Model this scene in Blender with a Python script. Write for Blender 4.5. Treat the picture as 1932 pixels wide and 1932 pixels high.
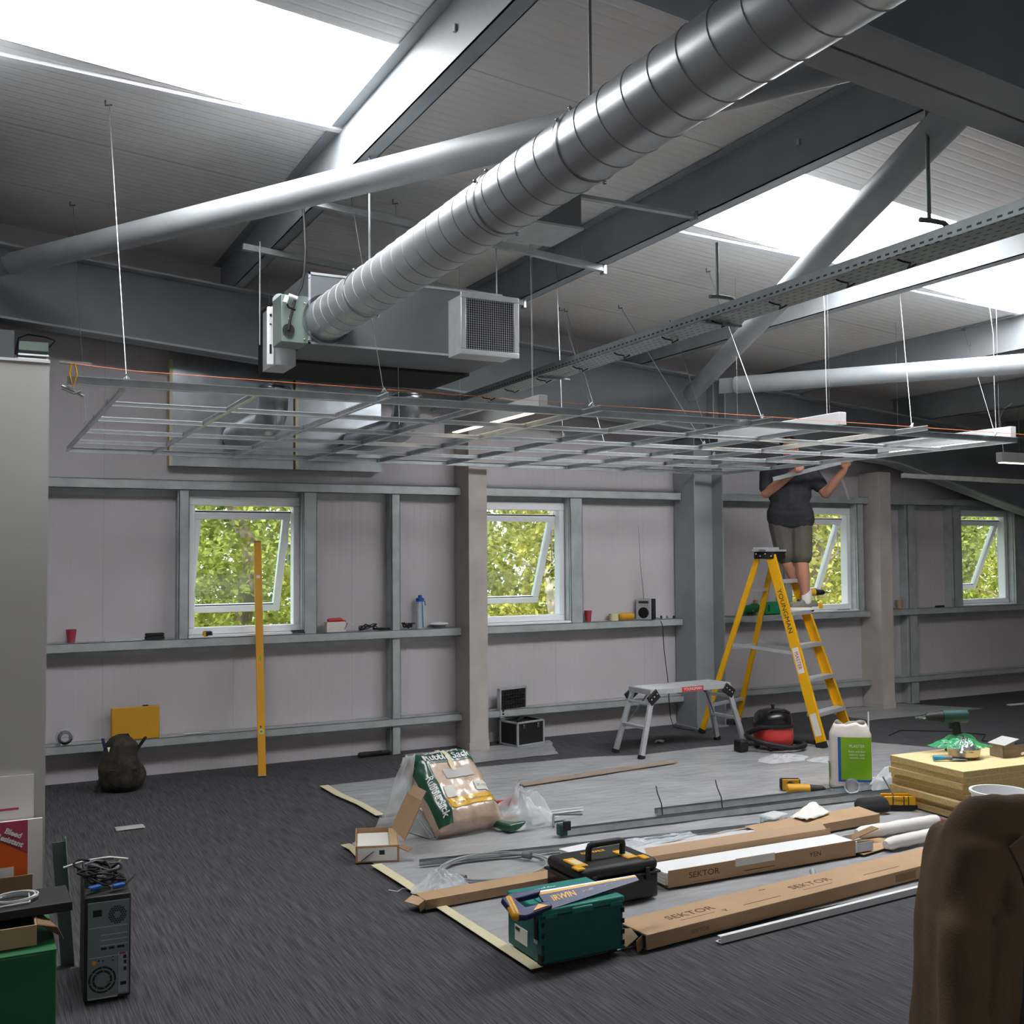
import bpy, bmesh, math, random
from math import sin, cos, pi, radians, sqrt, atan2
from mathutils import Vector as Vv, Matrix, noise
random.seed(7)
S = bpy.context.scene
for o in list(bpy.data.objects): bpy.data.objects.remove(o)
COL = S.collection

# ------------------------------------------------------------------ camera
yaw, pitch, roll = radians(27.17), radians(2.31), radians(-0.416)
fw = Vv((sin(yaw)*cos(pitch), cos(yaw)*cos(pitch), sin(pitch)))
r0 = Vv((cos(yaw), -sin(yaw), 0)); u0 = r0.cross(fw)
rt = r0*cos(roll)+u0*sin(roll); up = -r0*sin(roll)+u0*cos(roll)
cd = bpy.data.cameras.new('camera'); cam = bpy.data.objects.new('camera', cd); COL.objects.link(cam)
cam.matrix_world = Matrix(((rt.x, up.x, -fw.x, 0), (rt.y, up.y, -fw.y, 0), (rt.z, up.z, -fw.z, 1.7), (0, 0, 0, 1)))
cd.sensor_fit = 'HORIZONTAL'; cd.sensor_width = 36; cd.lens = 36*1999.5/1932; cd.clip_start = .05; cd.clip_end = 300
S.camera = cam

# ------------------------------------------------------------------ world, sun, exposure
W = bpy.data.worlds.new('sky'); S.world = W; W.use_nodes = True
bg = W.node_tree.nodes['Background']; bg.inputs[0].default_value = (.80, .90, 1.0, 1); bg.inputs[1].default_value = 4.6
sd = bpy.data.lights.new('sun', 'SUN'); sd.energy = 9.5; sd.angle = radians(2); sd.color = (1, .95, .84)
so = bpy.data.objects.new('sun', sd); COL.objects.link(so); so.rotation_euler = (radians(38), 0, radians(-28))
SKYLIGHT = 27.0
vs = S.view_settings; vs.view_transform = 'Standard'; vs.look = 'None'; vs.gamma = 1; vs.exposure = -0.4; vs.use_curve_mapping = False

# ------------------------------------------------------------------ materials
def lin(c):
    return tuple(((v/255)/12.92 if v <= 10 else (((v/255)+.055)/1.055)**2.4) for v in c[:3])+(1,)
MT = {}
def mat(n, c, rough=.5, metal=0, nz=None, bump=None, alpha=None, trans=0, emit=None, spec=None, stretch=None, coat=0, sss=0):
    m = bpy.data.materials.new(n); m.use_nodes = True; nt = m.node_tree; b = nt.nodes['Principled BSDF']
    L = nt.links.new; N = nt.nodes.new
    b.inputs['Base Color'].default_value = lin(c); b.inputs['Roughness'].default_value = rough; b.inputs['Metallic'].default_value = metal
    if spec is not None: b.inputs['Specular IOR Level'].default_value = spec
    if coat: b.inputs['Coat Weight'].default_value = coat
    if trans: b.inputs['Transmission Weight'].default_value = trans
    if sss: b.inputs['Subsurface Weight'].default_value = sss; b.inputs['Subsurface Radius'].default_value = (.02, .008, .004)
    if alpha is not None: b.inputs['Alpha'].default_value = alpha
    if emit: b.inputs['Emission Color'].default_value = lin(c); b.inputs['Emission Strength'].default_value = emit
    if nz or bump:
        tc = N('ShaderNodeTexCoord'); mp = N('ShaderNodeMapping'); L(tc.outputs['Object'], mp.inputs[0])
        if stretch: mp.inputs['Scale'].default_value = stretch
    if nz:
        sc, am = nz[:2]
        t = N('ShaderNodeTexNoise'); t.inputs['Scale'].default_value = sc; t.inputs['Detail'].default_value = 4; L(mp.outputs[0], t.inputs[0])
        mx = N('ShaderNodeMix'); mx.data_type = 'RGBA'
        c2 = nz[2] if len(nz) > 2 else None
        a = lin(c)
        lo = tuple(v*(1-am) for v in a[:3])+(1,); hi = lin(c2) if c2 else tuple(min(1, v*(1+am)) for v in a[:3])+(1,)
        rp = N('ShaderNodeMapRange'); rp.inputs[1].default_value = .3; rp.inputs[2].default_value = .7
        L(t.outputs[0], rp.inputs[0]); L(rp.outputs[0], mx.inputs[0]); mx.inputs[6].default_value = lo; mx.inputs[7].default_value = hi
        L(mx.outputs[2], b.inputs['Base Color'])
    if bump:
        t = N('ShaderNodeTexNoise'); t.inputs['Scale'].default_value = bump[0]; t.inputs['Detail'].default_value = 3; L(mp.outputs[0], t.inputs[0])
        bm = N('ShaderNodeBump'); bm.inputs['Strength'].default_value = bump[1]; bm.inputs['Distance'].default_value = .01
        L(t.outputs[0], bm.inputs['Height']); L(bm.outputs[0], b.inputs['Normal'])
    MT[n] = m; return m
def wave(m, axis, freq, strength, dist=.01, col=None, seam=None):
    """fine ribs of profiled sheet: bump bands along one object axis, plus darker panel joints every `seam` metres"""
    nt = m.node_tree; b = nt.nodes['Principled BSDF']; L = nt.links.new; N = nt.nodes.new
    tc = N('ShaderNodeTexCoord'); sp = N('ShaderNodeSeparateXYZ'); L(tc.outputs['Object'], sp.inputs[0])
    mu = N('ShaderNodeMath'); mu.operation = 'MULTIPLY'; mu.inputs[1].default_value = freq; L(sp.outputs[axis], mu.inputs[0])
    fr = N('ShaderNodeMath'); fr.operation = 'FRACT'; L(mu.outputs[0], fr.inputs[0])
    pg = N('ShaderNodeMath'); pg.operation = 'PINGPONG'; pg.inputs[1].default_value = .5; L(fr.outputs[0], pg.inputs[0])
    mr = N('ShaderNodeMapRange'); mr.inputs[1].default_value = 0; mr.inputs[2].default_value = .18; L(pg.outputs[0], mr.inputs[0])
    h = mr.outputs[0]
    if seam:
        a = N('ShaderNodeMath'); a.operation = 'SUBTRACT'; a.inputs[1].default_value = seam[1]; L(sp.outputs[axis], a.inputs[0])
        d = N('ShaderNodeMath'); d.operation = 'DIVIDE'; d.inputs[1].default_value = seam[0]; L(a.outputs[0], d.inputs[0])
        f2 = N('ShaderNodeMath'); f2.operation = 'FRACT'; L(d.outputs[0], f2.inputs[0])
        p2 = N('ShaderNodeMath'); p2.operation = 'PINGPONG'; p2.inputs[1].default_value = .5; L(f2.outputs[0], p2.inputs[0])
        m2 = N('ShaderNodeMapRange'); m2.inputs[1].default_value = 0; m2.inputs[2].default_value = seam[2]/seam[0]; L(p2.outputs[0], m2.inputs[0])
        ad = N('ShaderNodeMath'); ad.operation = 'ADD'; L(h, ad.inputs[0])
        m3 = N('ShaderNodeMath'); m3.operation = 'MULTIPLY'; m3.inputs[1].default_value = 4; L(m2.outputs[0], m3.inputs[0]); L(m3.outputs[0], ad.inputs[1]); h = ad.outputs[0]
        old = b.inputs['Base Color'].links[0].from_socket if b.inputs['Base Color'].links else None
        mx = N('ShaderNodeMix'); mx.data_type = 'RGBA'; L(m2.outputs[0], mx.inputs[0])
        base = b.inputs['Base Color'].default_value
        mx.inputs[6].default_value = tuple(v*.78 for v in base[:3])+(1,); mx.inputs[7].default_value = base
        if old: L(old, mx.inputs[7])
        L(mx.outputs[2], b.inputs['Base Color'])
    bm = N('ShaderNodeBump'); bm.inputs['Strength'].default_value = strength; bm.inputs['Distance'].default_value = dist
    L(h, bm.inputs['Height']); L(bm.outputs[0], b.inputs['Normal'])
def film(n, c, alpha, rough=.15, bump=(6, .6)):
    """thin clear polythene: mostly see-through with a glossy, slightly milky skin"""
    m = bpy.data.materials.new(n); m.use_nodes = True; nt = m.node_tree; L = nt.links.new; N = nt.nodes.new
    out = nt.nodes['Material Output']; b = nt.nodes['Principled BSDF']
    b.inputs['Base Color'].default_value = lin(c); b.inputs['Roughness'].default_value = rough
    tr = N('ShaderNodeBsdfTransparent'); mx = N('ShaderNodeMixShader'); lw = N('ShaderNodeLayerWeight'); lw.inputs[0].default_value = .5; fr = N('ShaderNodeMath'); fr.operation = 'POWER'; fr.inputs[1].default_value = 3.0; L(lw.outputs['Facing'], fr.inputs[0])
    tc = N('ShaderNodeTexCoord'); t = N('ShaderNodeTexNoise'); t.inputs['Scale'].default_value = bump[0]; t.inputs['Detail'].default_value = 3; t.inputs['Distortion'].default_value = 1.2
    L(tc.outputs['Object'], t.inputs[0]); bm = N('ShaderNodeBump'); bm.inputs['Strength'].default_value = bump[1]; bm.inputs['Distance'].default_value = .02
    L(t.outputs[0], bm.inputs['Height']); L(bm.outputs[0], b.inputs['Normal']); L(bm.outputs[0], lw.inputs['Normal'])
    ad = N('ShaderNodeMath'); ad.operation = 'ADD'; ad.use_clamp = True; ad.inputs[1].default_value = alpha; L(fr.outputs[0], ad.inputs[0])
    L(ad.outputs[0], mx.inputs[0]); L(tr.outputs[0], mx.inputs[1]); L(b.outputs[0], mx.inputs[2]); L(mx.outputs[0], out.inputs[0])
    MT[n] = m; return m

mat('wallclad', (194, 189, 191), .55, nz=(1.5, .05)); wave(MT['wallclad'], 0, 16, .12, .004, seam=(1.0, .93, .004))
mat('rooflin', (244, 240, 236), .55, nz=(1.2, .06)); wave(MT['rooflin'], 1, 13.2, .5, .006, seam=(1.0625, .3, .006))
mat('plaster', (190, 181, 176), .85, nz=(5, .09), bump=(30, .08))
mat('pwall', (196, 194, 190), .8, nz=(2, .04))
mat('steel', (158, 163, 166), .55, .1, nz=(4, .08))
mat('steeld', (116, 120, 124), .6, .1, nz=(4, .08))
mat('galv', (180, 185, 185), .42, .25, nz=(9, .12))
mat('zincbright', (222, 225, 226), .3, .5, nz=(14, .08))
mat('zinc', (184, 189, 192), .28, .9, nz=(14, .12), bump=(20, .03))
mat('duct', (196, 200, 203), .36, .7, nz=(5, .08), bump=(6, .05))
mat('foil', (178, 184, 190), .3, .8, nz=(5, .2), bump=(5, .35))
mat('tray', (150, 160, 160), .45, .6, nz=(12, .1))
mat('black', (24, 23, 24), .6, nz=(20, .2)); mat('gloss', (22, 22, 24), .25)
mat('rubber', (30, 30, 32), .75); mat('foam', (34, 31, 31), .9)
mat('white', (232, 232, 232), .5, nz=(3, .02)); mat('upvc', (244, 244, 247), .35)
mat('alu', (196, 198, 201), .4, .4, nz=(14, .08)); mat('chrome', (205, 205, 208), .15, 1)
mat('greenpl', (128, 143, 135), .45, .3, nz=(6, .05)); mat('greyp', (108, 113, 117), .5, .2)
mat('cream', (232, 228, 200), .6)
mat('yellow', (232, 172, 6), .42, nz=(7, .06)); mat('ylevel', (222, 160, 24), .4, nz=(5, .05)); mat('ybox', (206, 150, 22), .6, nz=(5, .06))
mat('orange', (224, 96, 24), .6); mat('rope', (222, 112, 40), .7)
mat('red', (196, 52, 50), .45); mat('pink', (176, 60, 82), .6, nz=(40, .15)); mat('henry', (206, 62, 58), .4, nz=(6, .06))
mat('teal', (10, 88, 88), .5, nz=(30, .06)); mat('tealb', (28, 128, 118), .5)
mat('navy', (40, 48, 96), .45); mat('blue', (36, 88, 168), .45); mat('cyan', (30, 140, 180), .5)
mat('green', (22, 104, 56), .6, nz=(5, .08)); mat('lgreen', (122, 172, 24), .5, nz=(6, .12)); mat('bgreen', (30, 140, 76), .5)
mat('dgreen', (24, 66, 60), .5)
mat('card', (178, 146, 112), .8, nz=(6, .06)); mat('cardd', (138, 108, 78), .85, nz=(6, .08)); mat('cardi', (192, 162, 130), .8)
mat('ink', (92, 66, 44), .85); mat('inkd', (40, 40, 44), .7)
mat('board', (226, 202, 150), .75, nz=(60, .08)); mat('boarde', (198, 172, 112), .85, nz=(60, .15))
mat('wood', (150, 132, 118), .7, nz=(5, .15), stretch=(1, 8, 8))
mat('brown', (104, 82, 60), .9, nz=(5, .25), bump=(160, .25)); mat('chairf', (58, 60, 63), .9, nz=(40, .12), bump=(200, .2))
mat('camo', (42, 40, 33), .9, nz=(14, .55, (70, 64, 50))); mat('bagdark', (36, 36, 38), .85)
mat('paper', (226, 222, 214), .7, nz=(5, .03)); mat('cloth', (190, 186, 184), .9, nz=(12, .06))
mat('tape', (216, 206, 170), .6, nz=(9, .05))
mat('skin', (186, 132, 108), .55, nz=(8, .07), sss=.1); mat('hair', (38, 28, 24), .7)
mat('shirt', (44, 44, 50), .9, nz=(30, .2), bump=(40, .2)); mat('shorts', (84, 80, 70), .9, nz=(20, .1), bump=(40, .2))
mat('shoe', (120, 116, 104), .7, nz=(20, .1)); mat('sock', (222, 214, 210), .9, bump=(80, .3))
mat('kraft', (196, 170, 150), .35, nz=(7, .2), bump=(16, .5), coat=.6); mat('sackgreen', (24, 76, 54), .35, coat=.5); mat('sackyel', (222, 170, 26), .35, coat=.5)
mat('plasterbag', (214, 206, 198), .6, nz=(6, .06), bump=(10, .3))
mat('steelbowl', (190, 178, 160), .28, .9, nz=(10, .08)); mat('silverfoil', (200, 208, 206), .2, .85, bump=(24, .7))
mat('pcgrey', (134, 144, 146), .45, .4, nz=(9, .05)); mat('pcblack', (40, 40, 42), .45)
mat('lampbody', (196, 196, 196), .5)
mat('lamp', (255, 236, 206), .5, emit=5); mat('rooflight', (250, 252, 255), .5, emit=SKYLIGHT)
mat('fillpane', (250, 250, 250), .5, emit=3.2)  # glowing pane, added behind the camera to brighten the interior
mat('bark', (150, 134, 116), .9, nz=(6, .3)); mat('birch', (214, 206, 196), .8, nz=(8, .25))
mat('ground', (112, 120, 70), .95, nz=(2, .3))
mat('poly', (164, 164, 166), .27, nz=(2.2, .12), bump=(7, 1.0), stretch=(1, 2.2, 1))
film('film', (228, 230, 232), .35); film('filmc', (220, 226, 232), .22, .08, (14, .7)); film('filmg', (60, 170, 110), .55, .2, (14, .8)); film('bottle', (214, 226, 236), .5, .1, (5, .1))
# leaves: two-sided, light passes through
def leafmat(n, c1, c2):
    m = mat(n, c1, .55, nz=(1.7, .5, c2)); nt = m.node_tree; b = nt.nodes['Principled BSDF']; L = nt.links.new
    tl = nt.nodes.new('ShaderNodeBsdfTranslucent'); mx = nt.nodes.new('ShaderNodeMixShader'); mx.inputs[0].default_value = .45
    L(b.inputs['Base Color'].links[0].from_socket, tl.inputs[0]); L(b.outputs[0], mx.inputs[1]); L(tl.outputs[0], mx.inputs[2]); L(mx.outputs[0], nt.nodes['Material Output'].inputs[0])
leafmat('leaf', (92, 118, 36), (196, 200, 96)); leafmat('leafb', (120, 140, 44), (224, 216, 120))
def traymat():
    m = MT['tray']; nt = m.node_tree; b = nt.nodes['Principled BSDF']; L = nt.links.new; N = nt.nodes.new
    tc = N('ShaderNodeTexCoord'); sp = N('ShaderNodeSeparateXYZ'); L(tc.outputs['Object'], sp.inputs[0])
    def mth(op, a, b_=None, c=None):
        n = N('ShaderNodeMath'); n.operation = op
        for i, v in enumerate((a, b_, c)):
            if v is None: continue
            if isinstance(v, (int, float)): n.inputs[i].default_value = v
            else: L(v, n.inputs[i])
        return n.outputs[0]
    X, Y, Z = sp.outputs
    side = mth('MULTIPLY', mth('LESS_THAN', mth('FRACT', mth('DIVIDE', Y, .045)), .5), mth('COMPARE', Z, 2.918, .0045))
    bot = mth('MULTIPLY', mth('MULTIPLY', mth('LESS_THAN', mth('FRACT', mth('DIVIDE', Y, .05)), .45), mth('LESS_THAN', mth('FRACT', mth('DIVIDE', X, .045)), .2)), mth('LESS_THAN', Z, 2.9035))
    k = mth('MAXIMUM', side, bot); mx = N('ShaderNodeMix'); mx.data_type = 'RGBA'; L(k, mx.inputs[0]); L(b.inputs['Base Color'].links[0].from_socket, mx.inputs[6]); mx.inputs[7].default_value = (.012, .012, .012, 1); L(mx.outputs[2], b.inputs['Base Color'])
    L(mth('MULTIPLY_ADD', k, -.6, .6), b.inputs['Metallic'])
traymat()
# window glass: clear, with a faint reflection
def glassmat():
    m = bpy.data.materials.new('glass'); m.use_nodes = True; nt = m.node_tree; L = nt.links.new; N = nt.nodes.new
    tr = N('ShaderNodeBsdfTransparent'); gl = N('ShaderNodeBsdfGlossy'); gl.inputs['Roughness'].default_value = .02; lw = N('ShaderNodeLayerWeight'); lw.inputs[0].default_value = .5; pw = N('ShaderNodeMath'); pw.operation = 'POWER'; pw.inputs[1].default_value = 4; L(lw.outputs['Facing'], pw.inputs[0]); fr = N('ShaderNodeMath'); fr.operation = 'MULTIPLY_ADD'; fr.inputs[1].default_value = .8; fr.inputs[2].default_value = .05; L(pw.outputs[0], fr.inputs[0])
    tr.inputs[0].default_value = (.93, .96, .95, 1)
    mx = N('ShaderNodeMixShader'); L(fr.outputs[0], mx.inputs[0]); L(tr.outputs[0], mx.inputs[1]); L(gl.outputs[0], mx.inputs[2]); L(mx.outputs[0], nt.nodes['Material Output'].inputs[0])
    MT['glass'] = m
glassmat()
# carpet: dark loop pile with thin lighter lines running towards the window wall
def carpet():
    m = mat('carpet', (58, 56, 60), .95); nt = m.node_tree; b = nt.nodes['Principled BSDF']; L = nt.links.new; N = nt.nodes.new
    tc = N('ShaderNodeTexCoord'); mp = N('ShaderNodeMapping'); mp.inputs['Scale'].default_value = (120, 3.0, 1); L(tc.outputs['Object'], mp.inputs[0])
    t = N('ShaderNodeTexNoise'); t.inputs['Scale'].default_value = 1.4; t.inputs['Detail'].default_value = 3; L(mp.outputs[0], t.inputs[0])
    rp = N('ShaderNodeValToRGB'); rp.color_ramp.elements[0].position = .36; rp.color_ramp.elements[0].color = lin((48, 47, 51)); rp.color_ramp.elements[1].position = .72; rp.color_ramp.elements[1].color = lin((92, 89, 92))
    L(t.outputs[0], rp.inputs[0]); L(rp.outputs[0], b.inputs['Base Color'])
    bm = N('ShaderNodeBump'); bm.inputs['Strength'].default_value = .4; bm.inputs['Distance'].default_value = .004; L(t.outputs[0], bm.inputs['Height']); L(bm.outputs[0], b.inputs['Normal'])
carpet()

# ------------------------------------------------------------------ mesh helpers
class G:
    def __init__(s, M=None): s.V = []; s.F = []; s.M = M or Matrix()
    def add(s, vs, fs):
        k = len(s.V); s.V += [s.M @ Vv(v) for v in vs]; s.F += [[i+k for i in f] for f in fs]; return s
    def box(s, x0, y0, z0, x1, y1, z1):
        v = [(x, y, z) for z in (z0, z1) for y in (y0, y1) for x in (x0, x1)]
        return s.add(v, [(0, 2, 3, 1), (4, 5, 7, 6), (0, 1, 5, 4), (2, 6, 7, 3), (0, 4, 6, 2), (1, 3, 7, 5)])
    def bar(s, p, q, w, h, up=(0, 0, 1), off=(0, 0)):
        p = Vv(p); q = Vv(q); d = (q-p).normalized(); a = d.cross(Vv(up)).normalized(); b = a.cross(d)
        o = a*off[0]+b*off[1]
        v = [c+o+a*i*w/2+b*j*h/2 for c in (p, q) for j in (-1, 1) for i in (-1, 1)]
        return s.add(v, [(0, 1, 3, 2), (4, 6, 7, 5), (0, 4, 5, 1), (2, 3, 7, 6), (0, 2, 6, 4), (1, 5, 7, 3)])
    def tube(s, pts, r, n=8, caps=True):
        P = [Vv(p) for p in pts]; R = r if isinstance(r, (list, tuple)) else [r]*len(P); rings = []; k = 0; prev = None
        vs = []
        for i, p in enumerate(P):
            d = (P[min(i+1, len(P)-1)]-P[max(i-1, 0)]).normalized()
            a = prev-d*prev.dot(d) if prev is not None else d.cross(Vv((0, 0, 1)) if abs(d.z) < .9 else Vv((1, 0, 0)))
            a.normalize(); prev = a; b = d.cross(a)
            vs += [p+(a*cos(2*pi*j/n)+b*sin(2*pi*j/n))*R[i] for j in range(n)]
        fs = [(i*n+j, i*n+(j+1) % n, (i+1)*n+(j+1) % n, (i+1)*n+j) for i in range(len(P)-1) for j in range(n)]
        if caps: fs += [tuple(range(n))[::-1], tuple(range((len(P)-1)*n, len(P)*n))]
        return s.add(vs, fs)
    def lathe(s, prof, n=24, c=(0, 0, 0), caps=True):
        vs = [(c[0]+r*cos(2*pi*j/n), c[1]+r*sin(2*pi*j/n), c[2]+z) for r, z in prof for j in range(n)]
        fs = [(i*n+j, i*n+(j+1) % n, (i+1)*n+(j+1) % n, (i+1)*n+j) for i in range(len(prof)-1) for j in range(n)]
        if caps: fs += [tuple(range(n))[::-1], tuple(range((len(prof)-1)*n, len(prof)*n))]
        return s.add(vs, fs)
    def prism(s, poly, vec):
        n = len(poly); a = [Vv(p) for p in poly]; vec = Vv(vec)
        return s.add(a+[p+vec for p in a], [tuple(range(n))[::-1], tuple(range(n, 2*n))]+[(i, (i+1) % n, (i+1) % n+n, i+n) for i in range(n)])
    def grid(s, nx, ny, f, closed=False):
        vs = [f(i/nx, j/ny) for j in range(ny+1) for i in range(nx+1)]
        fs = [(j*(nx+1)+i, j*(nx+1)+i+1, (j+1)*(nx+1)+i+1, (j+1)*(nx+1)+i) for j in range(ny) for i in range(nx)]
        return s.add(vs, fs)
    def quad(s, a, b, c, d): return s.add([a, b, c, d], [(0, 1, 2, 3)])
    def ball(s, c, r, n=12, m=8):
        r = (r, r, r) if not isinstance(r, (tuple, list)) else r
        vs = [(c[0]+r[0]*sin(pi*i/m)*cos(2*pi*j/n), c[1]+r[1]*sin(pi*i/m)*sin(2*pi*j/n), c[2]+r[2]*cos(pi*i/m)) for i in range(1, m) for j in range(n)]
        vs += [(c[0], c[1], c[2]+r[2]), (c[0], c[1], c[2]-r[2])]; t = len(vs)-2
        fs = [(i*n+j, (i+1)*n+j, (i+1)*n+(j+1) % n, i*n+(j+1) % n) for i in range(m-2) for j in range(n)]
        fs += [(t, j, (j+1) % n) for j in range(n)]+[(t+1, (m-2)*n+(j+1) % n, (m-2)*n+j) for j in range(n)]
        return s.add(vs, fs)
    def caps(s, p, q, r1, r2, n=10):
        """tapered capsule"""
        p = Vv(p); q = Vv(q); d = (q-p); l = d.length; d.normalize(); P = []; R = []
        for a in (-80, -50, -20, 0): P.append(p+d*r1*sin(radians(a))); R.append(r1*cos(radians(a)))
        for a in (0, 20, 50, 80): P.append(q+d*r2*sin(radians(a))); R.append(r2*cos(radians(a)))
        return s.tube(P, R, n)
    def obj(s, name, m, parent=None, smooth=0, bev=0, solid=0, sub=0, seg=2):
        me = bpy.data.meshes.new(name); me.from_pydata(s.V, [], s.F); me.materials.append(MT[m]); me.update()
        if smooth or bev:
            me.polygons.foreach_set('use_smooth', [True]*len(me.polygons)); me.set_sharp_from_angle(angle=radians(smooth or 35))
        o = bpy.data.objects.new(name, me); COL.objects.link(o)
        if parent: o.parent = parent
        if solid: d = o.modifiers.new('thickness', 'SOLIDIFY'); d.thickness = solid; d.offset = 0
        if bev: d = o.modifiers.new('bevel', 'BEVEL'); d.width = bev; d.segments = seg; d.limit_method = 'ANGLE'; d.harden_normals = False
        if sub: d = o.modifiers.new('sub', 'SUBSURF'); d.levels = sub; d.render_levels = sub
        return o
    def organic(s, name, m, parent=None, vox=.01, it=5, dec=None):
        """union of the closed shapes as one continuous smooth skin"""
        o = s.obj(name, m, None); d = o.modifiers.new('r', 'REMESH'); d.mode = 'VOXEL'; d.voxel_size = vox
        d = o.modifiers.new('s', 'SMOOTH'); d.factor = .5; d.iterations = it
        dg = bpy.context.evaluated_depsgraph_get(); me = bpy.data.meshes.new_from_object(o.evaluated_get(dg)); me.name = name
        o.modifiers.clear(); o.data = me
        if not me.materials: me.materials.append(MT[m])
        me.polygons.foreach_set('use_smooth', [True]*len(me.polygons))
        if parent: o.parent = parent
        return o
def tag(o, label, cat, group=None, kind=None):
    if label: o['label'] = label
    if cat: o['category'] = cat
    if group: o['group'] = group
    if kind: o['kind'] = kind
    return o
def T(name, label, cat, loc=(0, 0, 0), rz=0, group=None, rot=None):
    o = bpy.data.objects.new(name, None); o.empty_display_size = .1; COL.objects.link(o)
    o.location = loc; o.rotation_euler = rot or (0, 0, radians(rz)); return tag(o, label, cat, group)
def struct(o): o['kind'] = 'structure'; return o
def place(o, loc=(0, 0, 0), rz=0, rot=None):
    o.location = loc; o.rotation_euler = rot or (0, 0, radians(rz)); return o
def copy_thing(r, loc=None, rz=None, label=None):
    c = r.copy(); COL.objects.link(c)
    if loc is not None: c.location = loc
    if rz is not None: c.rotation_euler = (0, 0, radians(rz))
    if label: c['label'] = label
    for ch in list(r.children):
        d = ch.copy(); COL.objects.link(d); d.parent = c
        for g in list(ch.children): e = g.copy(); COL.objects.link(e); e.parent = d
    return c
def text(name, body, size, m, parent, loc, rot=(0, 0, 0), ext=.0004, sx=1, align='CENTER', bold=0):
    cu = bpy.data.curves.new(name, 'FONT'); cu.body = body; cu.size = size; cu.extrude = ext; cu.align_x = align; cu.align_y = 'CENTER'; cu.resolution_u = 3; cu.offset = bold
    t = bpy.data.objects.new(name, cu); COL.objects.link(t); dg = bpy.context.evaluated_depsgraph_get()
    me = bpy.data.meshes.new_from_object(t.evaluated_get(dg)); me.name = name; bpy.data.objects.remove(t); me.materials.clear(); me.materials.append(MT[m])
    o = bpy.data.objects.new(name, me); COL.objects.link(o); o.parent = parent; o.location = loc
    o.rotation_euler = rot if not isinstance(rot, Matrix) else rot.to_euler(); o.scale = (sx, 1, 1); return o
def frame(x, y):  # rotation matrix from in-plane x and y directions
    x = Vv(x).normalized(); y = Vv(y); z = x.cross(y).normalized(); y = z.cross(x)
    return Matrix(((x.x, y.x, z.x), (x.y, y.y, z.y), (x.z, y.z, z.z)))
RZ = lambda d: Matrix.Rotation(radians(d), 4, 'Z')
TR = lambda *p: Matrix.Translation(p)
def zr(x): return 4.224-.085*x      # underside of the roof lining

# ------------------------------------------------------------------ shell
YW = 8.73; XL, XR, YN = -3.2, 13.2, -4.6
struct(G().box(XL-.3, YN-.3, -.2, XR+.3, YW+.3, 0).obj('floor', 'carpet'))
WX = [(1.56, 2.47), (4.10, 5.02), (7.74, 8.66), (10.31, 11.22)]; WZ0, WZ1 = 1.08, 2.19
g = G(); xs = [XL]+[v for w in WX for v in w]+[XR]
for i in range(0, len(xs), 2): g.prism([(xs[i], YW, 0), (xs[i+1], YW, 0), (xs[i+1], YW, zr(xs[i+1])+.02), (xs[i], YW, zr(xs[i])+.02)], (0, .12, 0))
for a, b in WX:
    g.box(a, YW, 0, b, YW+.12, WZ0); g.prism([(a, YW, WZ1), (b, YW, WZ1), (b, YW, zr(b)+.02), (a, YW, zr(a)+.02)], (0, .12, 0))
struct(g.obj('wall_back', 'wallclad'))
struct(G().prism([(XL, YN, 0), (XL, YW, 0), (XL, YW, zr(XL)), (XL, YN, zr(XL))], (-.12, 0, 0)).obj('wall_left', 'wallclad'))
struct(G().prism([(XR, YN, 0), (XR, YW, 0), (XR, YW, zr(XR)), (XR, YN, zr(XR))], (.12, 0, 0)).obj('wall_right', 'wallclad'))
g = G(); fx = [-2.2, -.4, 1.2, 3.0, 4.6, 6.4, 8.0, 9.8]; q = [XL]+fx+[XR]
for i in range(0, len(q), 2): g.prism([(q[i], YN, 0), (q[i+1], YN, 0), (q[i+1], YN, zr(q[i+1])), (q[i], YN, zr(q[i]))], (0, -.12, 0))
for i in range(0, 8, 2): g.prism([(fx[i], YN, 0), (fx[i+1], YN, 0), (fx[i+1], YN, 1.0), (fx[i], YN, 1.0)], (0, -.12, 0)); g.prism([(fx[i], YN, 2.3), (fx[i+1], YN, 2.3), (fx[i+1], YN, zr(fx[i+1])), (fx[i], YN, zr(fx[i]))], (0, -.12, 0))
struct(g.obj('wall_front', 'wallclad'))
for i in range(0, 8, 2): struct(G().box(fx[i], YN-.06, 1.0, fx[i+1], YN-.05, 2.3).obj('window_%d' % (5+i//2), 'fillpane'))  # not known windows: emissive fill panes added out of view
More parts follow.
